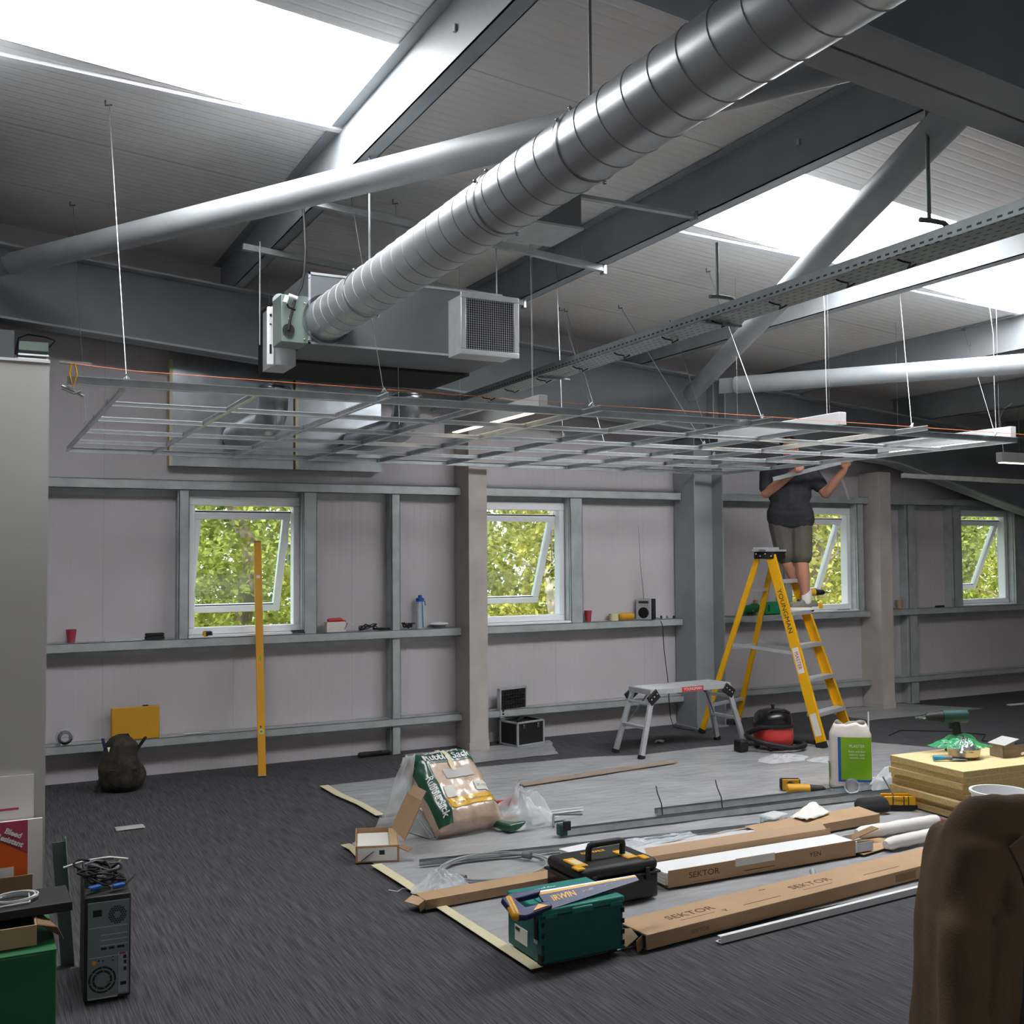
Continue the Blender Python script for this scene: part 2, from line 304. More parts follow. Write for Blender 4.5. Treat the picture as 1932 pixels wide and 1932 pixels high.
# roof lining with openings for the roof lights between the purlins
PX = [-1.97, -.08, 1.81, 3.70, 5.59, 7.48, 9.37, 11.26]
SL = [(-.08, 1.81), (3.70, 5.59), (5.59, 7.48)]
def slab(g, x0, x1, y0, y1):
    g.add([(x, y, zr(x)+d) for d in (0, .08) for y in (y0, y1) for x in (x0, x1)], [(0, 2, 3, 1), (4, 5, 7, 6), (0, 1, 5, 4), (2, 6, 7, 3), (0, 4, 6, 2), (1, 3, 7, 5)])
g = G(); slab(g, XL-.2, XR+.2, YN-.2, 4.55); slab(g, XL-.2, XR+.2, 5.60, YW+.2)
for a, b in [(XL-.2, -.08), (1.81, 3.70), (7.48, XR+.2)]: slab(g, a, b, 4.55, 5.60)
struct(g.obj('ceiling', 'rooflin'))
for i, (a, b) in enumerate(SL):
    n = ['big bright roof light left of the first roof purlin', 'bright roof light crossed by the diagonal brace tube', 'bright roof light at right edge behind the cable tray'][i]
    g = G(); z = .075; g.add([(x, y, zr(x)+z+d) for d in (0, .01) for y in (4.5, 5.65) for x in (a, b)], [(0, 2, 3, 1), (4, 5, 7, 6), (0, 1, 5, 4), (2, 6, 7, 3), (0, 4, 6, 2), (1, 3, 7, 5)])
    o = struct(g.obj('skylight', 'rooflight')); o['label'] = n; o['category'] = 'skylight'
# ------------------------------------------------------------------ steel frame
def zsec(g, x, y0, y1, zt, h):
    """cold rolled Z purlin: web, bottom flange to the right, top flange to the left"""
    t = .006
    g.box(x, y0, zt-h, x+t, y1, zt); g.box(x, y0, zt-h, x+.085, y1, zt-h+t); g.box(x+.085-t, y0, zt-h, x+.085, y1, zt-h+.022); g.box(x-.06, y0, zt-t, x, y1, zt)
names = ['leftmost grey roof purlin over the partition', 'grey roof purlin at the left edge of the big roof light', 'grey roof purlin lit white beside the big left roof light', 'deep grey roof purlin passing above the round duct', 'grey roof purlin lit along its side above the cable tray', 'grey roof purlin right of the rightmost roof light', 'dark roof purlin near the right edge above the white lamp ends', 'dark roof purlin at far right by the eaves']
for x, n in zip(PX, names):
    g = G(); zsec(g, x, -4.5, 8.70, zr(x)-.001, .275); o = tag(g.obj('roof_purlin', 'steel'), n, 'purlin', 'roof purlins')
    for yy in (4.0, 6.1): G().box(x-.012, yy, zr(x)-.16, x, yy+.02, zr(x)-.13).obj('bolt', 'zinc', o)
def rafter(name, label, y, haunch, fw_=.21):
    """I-section portal rafter following the roof slope, haunched towards the eaves"""
    t = T(name, label, 'rafter'); x0, x1 = XL+.01, 12.75; top = lambda x: zr(x)-.276; bot = lambda x: zr(x)-.276-.54-(max(0, x-8.9)*.155 if haunch else 0)
    xs = [x0, 8.9, x1] if haunch else [x0, x1]
    def run(g, zf, w, th):
        for a, b in zip(xs, xs[1:]):
            g.add([(x, y+k*w/2, zf(x)+d) for d in (0, th) for k in (-1, 1) for x in (a, b)], [(0, 2, 3, 1), (4, 5, 7, 6), (0, 1, 5, 4), (2, 6, 7, 3), (0, 4, 6, 2), (1, 3, 7, 5)])
        return g
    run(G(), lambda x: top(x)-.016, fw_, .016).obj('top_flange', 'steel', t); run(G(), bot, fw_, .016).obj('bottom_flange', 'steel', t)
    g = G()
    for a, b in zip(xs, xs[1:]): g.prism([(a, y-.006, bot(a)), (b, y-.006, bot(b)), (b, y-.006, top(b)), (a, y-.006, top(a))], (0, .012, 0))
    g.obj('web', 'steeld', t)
    for x in ((6.42, 6.56) if haunch else (5.2,)):
        G().box(x, y-.1, bot(x), x+.014, y+.1, top(x)).obj('stiffener', 'steel', t)
    return t
rafter('gable_rafter', 'deep grey steel rafter running along the window wall under the roof', 8.32, True)
rafter('portal_rafter', 'dark wide steel rafter crossing the top right corner overhead', 2.33, False, .25)
# bracing tubes in the roof plane
def brace(label, a, b, r=.075):
    t = T('brace_tube', label, 'brace', group='round roof brace tubes'); a = Vv(a); b = Vv(b); d = (b-a).normalized()
    G().tube([a, b], r, 20).obj('tube', 'steel', t, 40)
    for p, q in ((a, -1), (b, 1)): G().bar(p-d*q*.04, p+d*q*.16, .012, .13).obj('end_plate', 'steel', t)
    return t
brace('long grey round brace tube at left below the big roof light', (.25, 7.78, 3.676), (2.92, 2.50, 3.452))
brace('grey round brace tube crossing the middle roof light diagonally', (5.98, 7.97, 3.19), (3.26, 2.55, 3.42))
brace('grey round brace tube at right rising towards the right edge', (5.88, 7.2, 3.15), (8.07, 2.6, 2.97))
# boxed and bare columns on the window wall
for x, n in ((3.90, 'first plasterboarded column, between the two left windows'), (8.82, 'second plasterboarded column, right of the man on the ladder')):
    t = T('boxed_column', n, 'column', (x, 8.43, 0)); G().box(0, 0, 0, .18, .30, zr(x)-.9).obj('casing', 'plaster', t, bev=.004)
    G().box(-.006, -.006, 0, .186, .25, .07).obj('skim_edge', 'plaster', t)
t = T('steel_column', 'bare blue grey steel column behind the step platform', 'column', (6.30, 8.38, 0))
G().box(0, 0, 0, .012, .33, 2.83).obj('flange', 'steel', t); G().box(.34, 0, 0, .352, .33, 2.83).obj('flange', 'steel', t)
G().box(.012, .16, 0, .34, .17, 2.83).obj('web', 'steel', t); G().box(-.02, -.02, 0, .37, .345, .012).obj('base_plate', 'steel', t)
# eaves column at the right end
tag(G().box(12.76, 8.2, 0, 13.06, 8.5, 2.6).obj('eaves_column', 'steel'), 'steel eaves column in the far right corner', 'column')
# cladding rails: three rows, four bays
bays = [(.30, 3.895, 'left bay'), (4.085, 6.295, 'bay of the second window'), (6.66, 8.815, 'bay behind the ladder'), (9.005, 13.1, 'bay at far right')]
rows = [(2.23, 2.305, 'upper'), (.99, 1.06, 'middle shelf-like'), (.24, .305, 'low')]
for a, b, bn in bays:
    for z0, z1, rn in rows:
        g = G(); yf = 8.585; t_ = .004
        g.box(a, yf, z0, b, yf+t_, z1); g.box(a, yf, z1-t_, b, YW, z1); g.box(a, yf, z0, b, yf+.05, z0+t_); g.box(a, yf+.05-t_, z0-.012 if z0 < .5 else z0, b, yf+.05, z0+.02); g.box(a, YW-.01, z0-.05, b, YW, z1)
        tag(g.obj('wall_rail', 'galv'), '%s galvanised wall rail in the %s' % (rn, bn), 'rail', 'galvanised wall rails')
# posts between the rails
posts = [(1.475, .075, 1.06, 2.23, 'left of the first window'), (2.475, .11, 1.06, 2.23, 'right of the first window'), (3.25, .075, 1.06, 2.23, 'above the shelf rail between first window and column'), (3.25, .075, 0, .99, 'below the shelf rail near the first boxed column'), (5.03, .13, 1.06, 2.23, 'right of the second window'), (7.62, .1, 1.06, 2.23, 'behind the legs of the man'), (8.665, .09, 1.06, 2.23, 'right of the third window beside the column'), (9.43, .13, 1.06, 2.23, 'left of the far right window, above the rail'), (9.43, .13, 0, .99, 'on the floor left of the far right window'), (10.16, .14, 1.06, 2.23, 'touching the left side of the far right window'), (11.23, .16, 1.06, 2.23, 'at the right edge of the picture')]
for x, w, z0, z1, n in posts:
    g = G(); yf = 8.6; g.box(x, yf, z0, x+w, yf+.004, z1); g.box(x, yf, z0, x+.004, YW, z1); g.box(x+w-.004, yf, z0, x+w, yf+.03, z1); g.box(x-.008, yf+.03, z0, x, YW, z1)
    tag(g.obj('wall_post', 'galv'), 'galvanised wall post %s' % n, 'post', 'galvanised wall posts')
# windows: fixed frame and a top hung sash pushed open
for i, (a, b) in enumerate(WX):
    t = struct(T('window_%d' % (i+1), None, None, (a, YW-.03, WZ0))); w = b-a; h = WZ1-WZ0; f = .055
    g = G(); g.box(0, 0, 0, w, .10, f); g.box(0, 0, h-f-.02, w, .10, h); g.box(0, 0, f, f, .10, h-f-.02); g.box(w-f, 0, f, w, .10, h-f-.02)
    g.obj('window_frame', 'upvc', t, bev=.006)
    s = bpy.data.objects.new('sash', None); COL.objects.link(s); s.parent = t; s.location = (f+.005, .06, h-f-.075); s.rotation_euler = (radians(24), 0, 0)
    sw = w-2*f-.01; sh = h-2*f-.09; q = .06
    g = G(); g.box(0, 0, -sh, sw, .055, -sh+q); g.box(0, 0, -q, sw, .055, 0); g.box(0, 0, -sh+q, q, .055, -q); g.box(sw-q, 0, -sh+q, sw, .055, -q)
    g.obj('sash_frame', 'upvc', s, bev=.006); G().box(q, .025, -sh+q, sw-q, .03, -q).obj('pane', 'glass', s)
    G().box(q-.004, .012, -sh+q-.004, sw-q+.004, .02, -sh+q+.006).obj('gasket', 'black', s); G().box(.0, .006, 0, sw, .02, .008).obj('gasket', 'black', s)
    G().bar((.012, .05, -.05), (.012, -.13, -.42), .012, .008, (1, 0, 0)).obj('stay_arm', 'chrome', s)
    G().bar((sw-.012, .05, -.05), (sw-.012, -.13, -.42), .012, .008, (1, 0, 0)).obj('stay_arm', 'chrome', s)
    struct(G().box(a-.02, 8.60, WZ0-.018, b+.02, YW+.02, WZ0-.002).obj('trim_%d' % (i+1), 'upvc'))
# plasterboard partition at left
t = struct(G().box(-3.2, 5.3, 0, .325, 5.40, 2.60).obj('wall_partition', 'pwall'))
G().box(-3.2, 5.295, 2.60, .327, 5.405, 2.612).obj('top_track', 'white', t)
# thin white trim strips below the roof lights
for i, (p, q) in enumerate((((0, 5.78, zr(0)-.012), (1.9, 5.56, zr(1.9)-.012)), ((3.8, 5.79, zr(3.8)-.012), (5.4, 5.58, zr(5.4)-.012)), ((5.7, 5.76, zr(5.7)-.012), (7.4, 5.58, zr(7.4)-.012)))):
    struct(G().bar(p, q, .05, .02).obj('trim_%d' % (i+5), 'upvc'))

# ------------------------------------------------------------------ outside
struct(G().quad((-15, 8.9, -.4), (40, 8.9, -.4), (40, 45, -.4), (-15, 45, -.4)).obj('ground', 'ground'))
def tree(x, y, h, r, m, bm, label, n, seed):
    rnd = random.Random(seed); t = T('tree', label, 'tree', (x, y, -.4), group='trees outside the windows')
    pts = [(rnd.uniform(-.1, .1)*k, rnd.uniform(-.1, .1)*k, h*k/6) for k in range(7)]
    G().tube(pts, [.10*(1-k/8)+.02 for k in range(7)], 9).obj('trunk', bm, t, 40)
    g = G()
    for k in range(14):
        z = h*rnd.uniform(.12, .9); a = rnd.uniform(0, 2*pi); l = r*rnd.uniform(.5, 1)
        g.tube([(0, 0, z), (cos(a)*l*.5, sin(a)*l*.5, z+.35*l), (cos(a)*l, sin(a)*l, z+.5*l)], [.03, .02, .006], 5)
    g.obj('branches', bm, t, 40)
    g = G(); V = []; F = []
    cl = [(rnd.uniform(-1, 1)*r, rnd.uniform(-1, 1)*r, rnd.uniform(.02, .75)*h, rnd.uniform(.3, .65)) for _ in range(50)]
    for k in range(n):
        c = rnd.choice(cl); p = Vv((c[0]+rnd.gauss(0, c[3]*.6), c[1]+rnd.gauss(0, c[3]*.6), max(.05, c[2]+rnd.gauss(0, c[3]*.6))))
        a = Vv((rnd.gauss(0, 1), rnd.gauss(0, 1), rnd.gauss(0, .7))).normalized(); b = a.cross(Vv((rnd.gauss(0, 1), rnd.gauss(0, 1), rnd.gauss(0, 1)))).normalized(); s = rnd.uniform(.03, .065)
        i0 = len(V); V += [p-a*s, p+b*s*.6, p+a*s, p-b*s*.6]; F.append((i0, i0+1, i0+2, i0+3))
    g.V = V; g.F = F; o = g.obj('foliage', m, t); o['kind'] = 'stuff'
trees = [(2.9, 12.6, 6.5, 1.35, 'leaf', 'bark'), (7.3, 12.9, 6.5, 1.4, 'leafb', 'birch'), (11.9, 12.6, 6.5, 1.4, 'leafb', 'bark'), (17.0, 12.8, 6.5, 1.5, 'leaf', 'bark'), (.0, 17.5, 8, 1.9, 'leaf', 'bark'), (5.0, 17.5, 8, 1.9, 'leaf', 'birch'), (10.0, 17.5, 8, 1.9, 'leafb', 'bark'), (15.0, 17.8, 8, 1.9, 'leaf', 'bark'), (20.0, 17.8, 8, 1.9, 'leafb', 'bark'), (25.2, 18, 8, 1.9, 'leaf', 'bark')]
tn = ['leafy tree close outside the first window', 'pale stemmed tree close outside the second window', 'leafy tree close outside the window behind the man', 'leafy tree close outside the far right window', 'tall tree standing back beyond the left side of the first window', 'tall birch standing back between the first two window views', 'tall tree standing back beyond the second window', 'tall tree standing back beyond the window behind the man', 'tall tree standing back beyond the far right window', 'tallest tree at the far right outside']
for i, a in enumerate(trees): tree(*a, tn[i], 17000 if i < 4 else 11000, i+3)
# hedge bank closing the view
rnd = random.Random(2); g = G()
for k in range(16000):
    p = Vv((rnd.uniform(-4, 34), 22+rnd.gauss(0, .5), rnd.uniform(-.3, 9))); a = Vv((rnd.gauss(0, 1), rnd.gauss(0, .6), rnd.gauss(0, .8))).normalized(); b = a.cross(Vv((rnd.gauss(0, .4), 1, rnd.gauss(0, .4)))).normalized(); s_ = rnd.uniform(.12, .26)
    i0 = len(g.V); g.V += [p-a*s_, p+b*s_*.6, p+a*s_, p-b*s_*.6]; g.F.append((i0, i0+1, i0+2, i0+3))
o = tag(g.obj('tall_hedge', 'leaf'), 'tall dense hedge closing the view far behind the trees', 'hedge', kind='stuff')
# ------------------------------------------------------------------ ventilation
t = T('round_duct', 'big spiral galvanised round duct running overhead to the ventilation unit', 'duct'); cx, cz, rr = 1.829, 3.067, .125
G().tube([(cx, -2, cz), (cx, 1, cz), (cx, 3.5, cz), (cx, 5.9, cz)], rr, 48).obj('duct_tube', 'duct', t, 40)
g = G(); k = 0; y = 0.4
while y < 5.85:
    n = 32; vs = []; fs = []
    for j in range(n):
        a = 2*pi*j/n; yy = y+.137*.0*j/n+.035*sin(a)
        for (dr, dy) in ((0, -.004), (.0028, 0), (0, .004)): vs.append((cx+(rr+dr)*cos(a), yy+dy, cz+(rr+dr)*sin(a)))
    for j in range(n):
        b = j*3; c = (j+1) % n*3; fs += [(b, c, c+1, b+1), (b+1, c+1, c+2, b+2)]
    g.add(vs, fs); y += .137
g.obj('spiral_seam', 'steel', t, 60)
def ringband(y, w, r, m, name):
    n = 40; vs = [(cx+r*cos(2*pi*j/n), y+k*w, cz+r*sin(2*pi*j/n)) for k in (0, 1) for j in range(n)]
    return G().add(vs, [(j, (j+1) % n, n+(j+1) % n, n+j) for j in range(n)]).obj(name, m, t, 60)
for y in (2.98, 3.62, 5.2):
    o = ringband(y, .022, rr+.005, 'alu', 'clamp_band')
    for a in (120, 150, 300): G().ball((cx+(rr+.008)*cos(radians(a)), y+.011, cz+(rr+.008)*sin(radians(a))), .008, 8, 6).obj('screw', 'chrome', o, 60)
ringband(5.87, .03, rr+.02, 'zinc', 'end_collar')
for y in (3.0, 5.21): G().tube([(cx+.02, y, cz+rr), (cx+.02, y, zr(cx)-.01)], .006, 8).obj('hanger_rod', 'steel', t, 60)

t = T('ventilation_unit', 'long grey and black ventilation unit hung at the end of the round duct', 'ventilation unit', (0, 0, 0))
G().box(1.722, 5.90, 2.918, 2.97, 6.42, 3.335).obj('plenum', 'greyp', t, bev=.003)
g = G(); g.box(1.722, 5.896, 2.918, 1.736, 5.90, 3.335); g.box(1.722, 5.896, 3.321, 2.97, 5.90, 3.335); g.box(1.722, 5.896, 2.918, 2.97, 5.90, 2.93); g.obj('edge_flange', 'alu', t)
G().box(1.718, 6.42, 2.90, 2.985, 7.07, 3.34).obj('insulated_body', 'foam', t, bev=.008)
G().box(1.546, 6.14, 2.82, 1.592, 6.16, 3.17).obj('mounting_plate', 'white', t, bev=.009); G().box(1.592, 6.15, 2.83, 1.72, 6.43, 3.19).obj('side_panel', 'alu', t)
for a, b in ((3.15, 3.165), (3.10, 3.108), (2.93, 2.985)): G().box(1.560, 6.137, a-.04, 1.572, 6.142, b-.04).obj('slot', 'black', t)
o = G().box(1.566, 5.9, 2.918, 1.722, 6.09, 3.19).obj('control_box', 'greenpl', t, bev=.003)
for px, pz in ((1.60, 2.95), (1.70, 2.94), (1.70, 3.15), (1.61, 3.05), (1.725, 2.94), (1.727, 3.30), (1.727, 3.05)): G().ball((px, 5.897, pz), .006, 8, 6).obj('screw', 'chrome', t, 60)
G().lathe([(.0, .0), (.03, .0), (.036, .012), (.0, .012)], 16, (0, 0, 0)).obj('cable_gland', 'black', t, 40).matrix_local = TR(1.605, 5.90, 2.985) @ Matrix.Rotation(radians(90), 4, 'X')
G().tube([(1.605, 5.885, 2.985), (1.612, 5.88, 3.05), (1.64, 5.88, 3.16), (1.675, 5.87, 3.24), (1.69, 5.87, 3.32), (1.70, 5.88, 3.45), (1.70, 5.9, 3.60), (1.71, 5.97, 3.75)], .008, 8).obj('power_cable', 'black', t, 60)
G().tube([(1.58, 5.88, 3.16), (1.60, 5.87, 3.11), (1.64, 5.875, 3.10)], .006, 6).obj('spare_lead', 'black', t, 60)
G().tube([(1.59, 5.87, 3.17), (1.575, 5.86, 3.13)], .014, 8).obj('plug', 'white', t, 60); G().tube([(1.60, 5.875, 3.18), (1.65, 5.87, 3.165)], .013, 8).obj('plug', 'white', t, 60)
G().lathe([(.0, 0), (.045, 0), (.045, .01), (.0, .01)], 18).obj('cap_disc', 'alu', t, 40).matrix_local = TR(1.615, 6.12, 3.20) @ Matrix.Rotation(radians(90), 4, 'X')
o = G().box(2.60, 5.70, 2.905, 2.965, 5.90, 3.255).obj('grille_box', 'alu', t)
g = G(); x0, x1, z0, z1, f = 2.588, 2.977, 2.893, 3.267, .034
g.box(x0, 5.685, z0, x1, 5.70, z0+f); g.box(x0, 5.685, z1-f, x1, 5.70, z1); g.box(x0, 5.685, z0+f, x0+f, 5.70, z1-f); g.box(x1-f, 5.685, z0+f, x1, 5.70, z1-f); g.obj('grille_frame', 'alu', o, bev=.004)
G().box(x0+f, 5.696, z0+f, x1-f, 5.699, z1-f).obj('grille_opening', 'black', o)
g = G()
for i in range(22): xx = x0+f+(x1-x0-2*f)*(i+.5)/22; g.box(xx-.0009, 5.688, z0+f, xx+.0009, 5.691, z1-f)
for i in range(22): zz = z0+f+(z1-z0-2*f)*(i+.5)/22; g.box(x0+f, 5.690, zz-.0006, x1-f, 5.692, zz+.0006)
g.obj('wire_mesh', 'alu', o)
for x, y, zt in ((1.70, 6.95, 3.79), (2.98, 6.95, 3.67), (2.98, 6.0, 3.66)): G().tube([(x, y, 3.1), (x, y, zt)], .005, 8).obj('hanger_rod', 'alu', t, 60)
# support channels under the purlins
for lab, a, b, ww in (('slotted steel channel above the unit, spanning two purlins', (1.62, 5.99, 3.785), (3.77, 5.96, 3.605), .04), ('slotted steel channel behind, above the black unit body', (1.62, 7.1, 3.785), (3.74, 7.05, 3.605), .04), ('short thin channel from the duct box to the deep purlin', (2.9, 4.98, 3.68), (3.66, 4.82, 3.615), .02)):
    t = T('support_channel', lab, 'channel', group='support channels'); G().bar(a, b, .04, ww).obj('channel', 'galv', t); G().bar(Vv(b)-Vv((.02, 0, 0)), b, .05, ww+.03).obj('end_bracket', 'zinc', t)
t = T('duct_box', 'short square metal duct box hanging between the round duct and deep purlin', 'duct', (2.66, 4.88, 3.47)); G().box(0, 0, 0, .28, .34, .30).obj('casing', 'steeld', t); G().box(-.01, -.01, -.012, .29, .35, 0).obj('bottom_plate', 'alu', t)
for x in (.0, .28): G().tube([(x, .1, .3), (x, .1, .52)], .005, 6).obj('hanger_rod', 'steel', t)
# exhaust elbows and foil panels on the wall behind
for x, n in ((1.90, 'shiny round duct elbow at left, under the black unit body'), (2.90, 'shiny round duct elbow at right, under the black unit body')):
    t = T('duct_elbow', n, 'duct', (x, 7.35, 0), group='round duct elbows'); P = [(0, 0, 2.90)]
    for a in range(0, 91, 15): P.append((0, .18-.18*cos(radians(a)), 2.84-.18*sin(radians(a))))
    P.append((0, 1.2, 2.66)); G().tube(P, .105, 24).obj('elbow', 'foil', t, 50); G().lathe([(.112, 0), (.118, .01), (.118, .03), (.112, .04)], 28, (0, 0, 2.85), False).obj('collar', 'zinc', t, 60)
G().tube([(1.75, 7.2, 3.02), (1.72, 7.6, 2.98), (1.6, 8.1, 3.0)], .01, 6)
for x0, x1, n in ((1.41, 2.39, 'tall foil faced panel on the wall, left one, behind the ceiling grid'), (2.42, 3.16, 'foil faced panel on the wall, right one, behind the ceiling grid')):
    t = T('insulation_board', n, 'panel', (x0, 8.62, 2.42), group='foil faced wall panels'); G().box(0, 0, 0, x1-x0, .10, .84).obj('panel_face', 'foil', t); G().box(-.012, -.004, 0, .012, .1, .84).obj('edge_batten', 'tape', t)
t = T('wall_duct_box', 'blue grey metal box high on the wall above the partition', 'duct', (-.1, 8.2, 3.02)); G().box(0, 0, 0, .375, .3, .29).obj('casing', 'greyp', t, bev=.004); G().tube([(.26, .05, .29), (.26, .05, .36)], .02, 8).obj('hanger_rod', 'steel', t)
t = T('louvre_vent', 'small pale vent with cable loop, high on the wall above the partition', 'vent', (.30, 8.25, 3.06))
G().box(0, 0, .12, .20, .3, .19).obj('cover', 'greenpl', t, bev=.004); g = G()
for i in range(3): g.bar((0, 0, .03+.03*i), (.2, 0, .03+.03*i), .03, .012)
g.obj('louvre', 'zinc', t); G().tube([(-.02, -.03, .08), (.0, -.03, .2), (.06, -.03, .23), (.18, -.03, .22), (.24, -.03, .2), (.20, -.03, .15)], .006, 6).obj('cable_loop', 'black', t, 60)

# ------------------------------------------------------------------ cable tray
t = T('cable_tray', 'perforated metal cable tray hung overhead, crossing the right half diagonally', 'cable tray')
def tp(y, dx, z): return (3.315+.017*(y-1.9)+dx, y, z)
g = G()
for dx, z0, z1, w in ((0, 2.9, 2.952, .003), (.2, 2.9, 2.952, .003)): g.add([tp(y, dx+k*w, z) for z in (z0, z1) for y in (1.7, 8.15) for k in (0, 1)], [(0, 2, 3, 1), (4, 5, 7, 6), (0, 1, 5, 4), (2, 6, 7, 3), (0, 4, 6, 2), (1, 3, 7, 5)])
g.add([tp(y, dx, z) for z in (2.9, 2.903) for y in (1.7, 8.15) for dx in (0, .2)], [(0, 2, 3, 1), (4, 5, 7, 6), (0, 1, 5, 4), (2, 6, 7, 3), (0, 4, 6, 2), (1, 3, 7, 5)])
g.obj('tray', 'tray', t)
for i, y in enumerate((3.1, 3.45, 3.9, 4.35, 4.8, 5.3, 5.8, 6.3, 6.8, 7.2)):
    b = tp(y, .1, 2.9); G().tube([(b[0]-.06, y, 2.898), (b[0]-.05, y-.02, 2.885), (b[0]-.02, y-.03, 2.88), (b[0]+.01, y, 2.886), (b[0]+.03, y+.03, 2.878), (b[0]+.06, y+.01, 2.896)], .004, 5).obj('cable_tie', 'black', t, 60)
G().box(3.38, 2.5, 2.955, 3.48, 2.9, 2.985); 
for y, zt in ((4.32, 3.30), (2.95, 3.66)):
    b = tp(y, .06, 0); h = G().tube([(b[0], y, 3.02), (b[0], y, zt)], .008, 8).obj('hanger_rod', 'greenpl', t, 60)
    G().tube([(b[0]-.05, y, 3.015), (b[0], y, 3.02), (b[0]+.08, y, 3.02), (b[0]+.12, y, 3.0), (b[0]+.13, y, 2.95)], .011, 8).obj('hook_bracket', 'steeld', t, 60)
for y in (4.36, 6.2): b = tp(y, .1, 0); G().bar((b[0]-.10, y, 2.89), (b[0]+.14, y, 2.89), .02, .01).obj('cross_bracket', 'steeld', t)
# top piece of the first rod: angle under the purlin
G().bar((3.3, 4.32, 3.31), (3.80, 4.32, 3.63), .02, .02); 

# ------------------------------------------------------------------ suspended ceiling grid
t = T('ceiling_grid', 'suspended metal ceiling grid without tiles hanging over the work area', 'ceiling grid'); gz = 2.47
mx = [.63+.6*i for i in range(11)]; cy = [5.05+.65*i for i in range(6)]; long = {2: .17, 4: .20, 6: .2, 8: .28}
def tee(g, p, q, w=.022, h=.030):
    p = Vv(p); q = Vv(q); d = (q-p).normalized(); a = d.cross(Vv((0, 0, 1)))
    g.bar(p+Vv((0, 0, h/2)), q+Vv((0, 0, h/2)), .0015, h-.002); return g
def tee_part(name, p, q, w=.022, h=.030):
    o = tee(G(), p, q, w, h).obj(name, 'zinc', t); p = Vv(p); q = Vv(q)
    G().bar(p, q, w, .0025).bar(p+Vv((0, 0, h)), q+Vv((0, 0, h)), .006, .005).obj('flange', 'zincbright', o)
for i, x in enumerate(mx):
    y0 = 5.05-(long.get(i, 0)+.0)
    tee_part('main_tee', (x, y0, gz+.003), (x, 8.3, gz+.003))
for j, y in enumerate(cy):
    for i in range(10):
        if j in (0, 5): continue
        tee_part('cross_tee', (mx[i]+.012, y, gz+.001), (mx[i+1]-.012, y, gz+.001), .022, .023)
for y in (5.05, 8.3):
    for i in range(0, 10, 2):
        g = G(); a, b = mx[i], mx[min(10, i+2)]; s = 1 if y < 6 else -1
        g.box(a-(.25 if i == 0 and y < 6 else 0), y-.012, gz, b, y+.012, gz+.002); g.box(a-(.25 if i == 0 and y < 6 else 0), y-s*.011, gz, b, y-s*.0095, gz+.036); o = g.obj('edge_channel', 'zinc', t); G().box(a-(.25 if i == 0 and y < 6 else 0), y-.013, gz+.034, b, y+.006, gz+.038).box(a-(.25 if i == 0 and y < 6 else 0), y-.013, gz-.001, b, y+.012, gz+.001).obj('flange', 'zincbright', o)
# splice clips
rnd = random.Random(5)
for j, y in enumerate(cy[1:-1]):
    for i in range(0, 11): 
        if rnd.random() < .75: G().box(mx[i]-.014, y-.02, gz+.004, mx[i]-.011, y+.02, gz+.03).obj('clip', 'chrome', t)
# hanger wires up to the roof lining
hang = [((.63, 5.05), (.65, 6.0), .0023), ((1.83, 4.95), (2.0, 6.05), .002), ((3.03, 4.95), (4.55, 7.9), .0035), ((4.23, 4.95), (4.86, 6.25), .0024), ((5.43, 4.9), (6.22, 5.7), .0014), ((6.35, 5.0), (7.45, 6.15), .002), ((.63, 6.9), (.62, 7.85), .0025), ((1.83, 7.0), (1.9, 7.6), .0025), ((2.43, 6.3), (2.45, 6.4), .003), ((3.63, 6.3), (3.7, 6.5), .0025), ((4.83, 6.3), (4.9, 7.5), .003), ((5.43, 6.95), (5.5, 7.6), .0025), ((4.83, 7.6), (4.6, 7.9), .0025)]
for (x, y), (x2, y2), r in hang:
    h = G().tube([(x, y, gz+.04), (x2, y2, zr(x2)-.02)], r, 6).obj('hanger_wire', 'zinc', t, 60)
    G().tube([(x2-.02, y2, zr(x2)-.002), (x2-.02, y2, zr(x2)-.03), (x2+.015, y2, zr(x2)-.022)], .005, 5).obj('roof_hook', 'steeld', h, 60)
    G().tube([(x-.012, y, gz+.04), (x, y-.012, gz+.06), (x+.012, y, gz+.045), (x, y+.01, gz+.03)], .004, 5).obj('twisted_end', 'zinc', h, 60)
o = tag(G().tube([(.38, 5.0, gz+.085), (.66, 5.03, gz+.075), (3.0, 5.03, gz+.064), (6.9, 5.03, gz+.06)], .0014, 5).obj('string_line', 'rope'), 'taut orange string line along the front edge of the grid', 'string')
t = T('spring_clamp', 'small metal clamp with yellow tie at the left grid end by the partition', 'clamp', (.40, 5.05, gz))
G().box(-.05, -.02, .09, .08, .02, .10).obj('jaw', 'galv', t); g = G(); g.tube([(0, -.015, .10), (-.01, -.02, .04), (.005, -.02, -.02), (.02, -.02, .04), (.01, -.015, .1)], .004, 5); g.obj('tie', 'yellow', t)
G().tube([(-.04, 0, -.01), (.0, 0, -.025), (.05, 0, -.05)], .007, 6).obj('handle', 'alu', t, 60); G().tube([(-.04, 0, -.02), (.01, 0, -.04), (.04, -.01, -.03)], .006, 6).obj('handle', 'alu', t, 60)
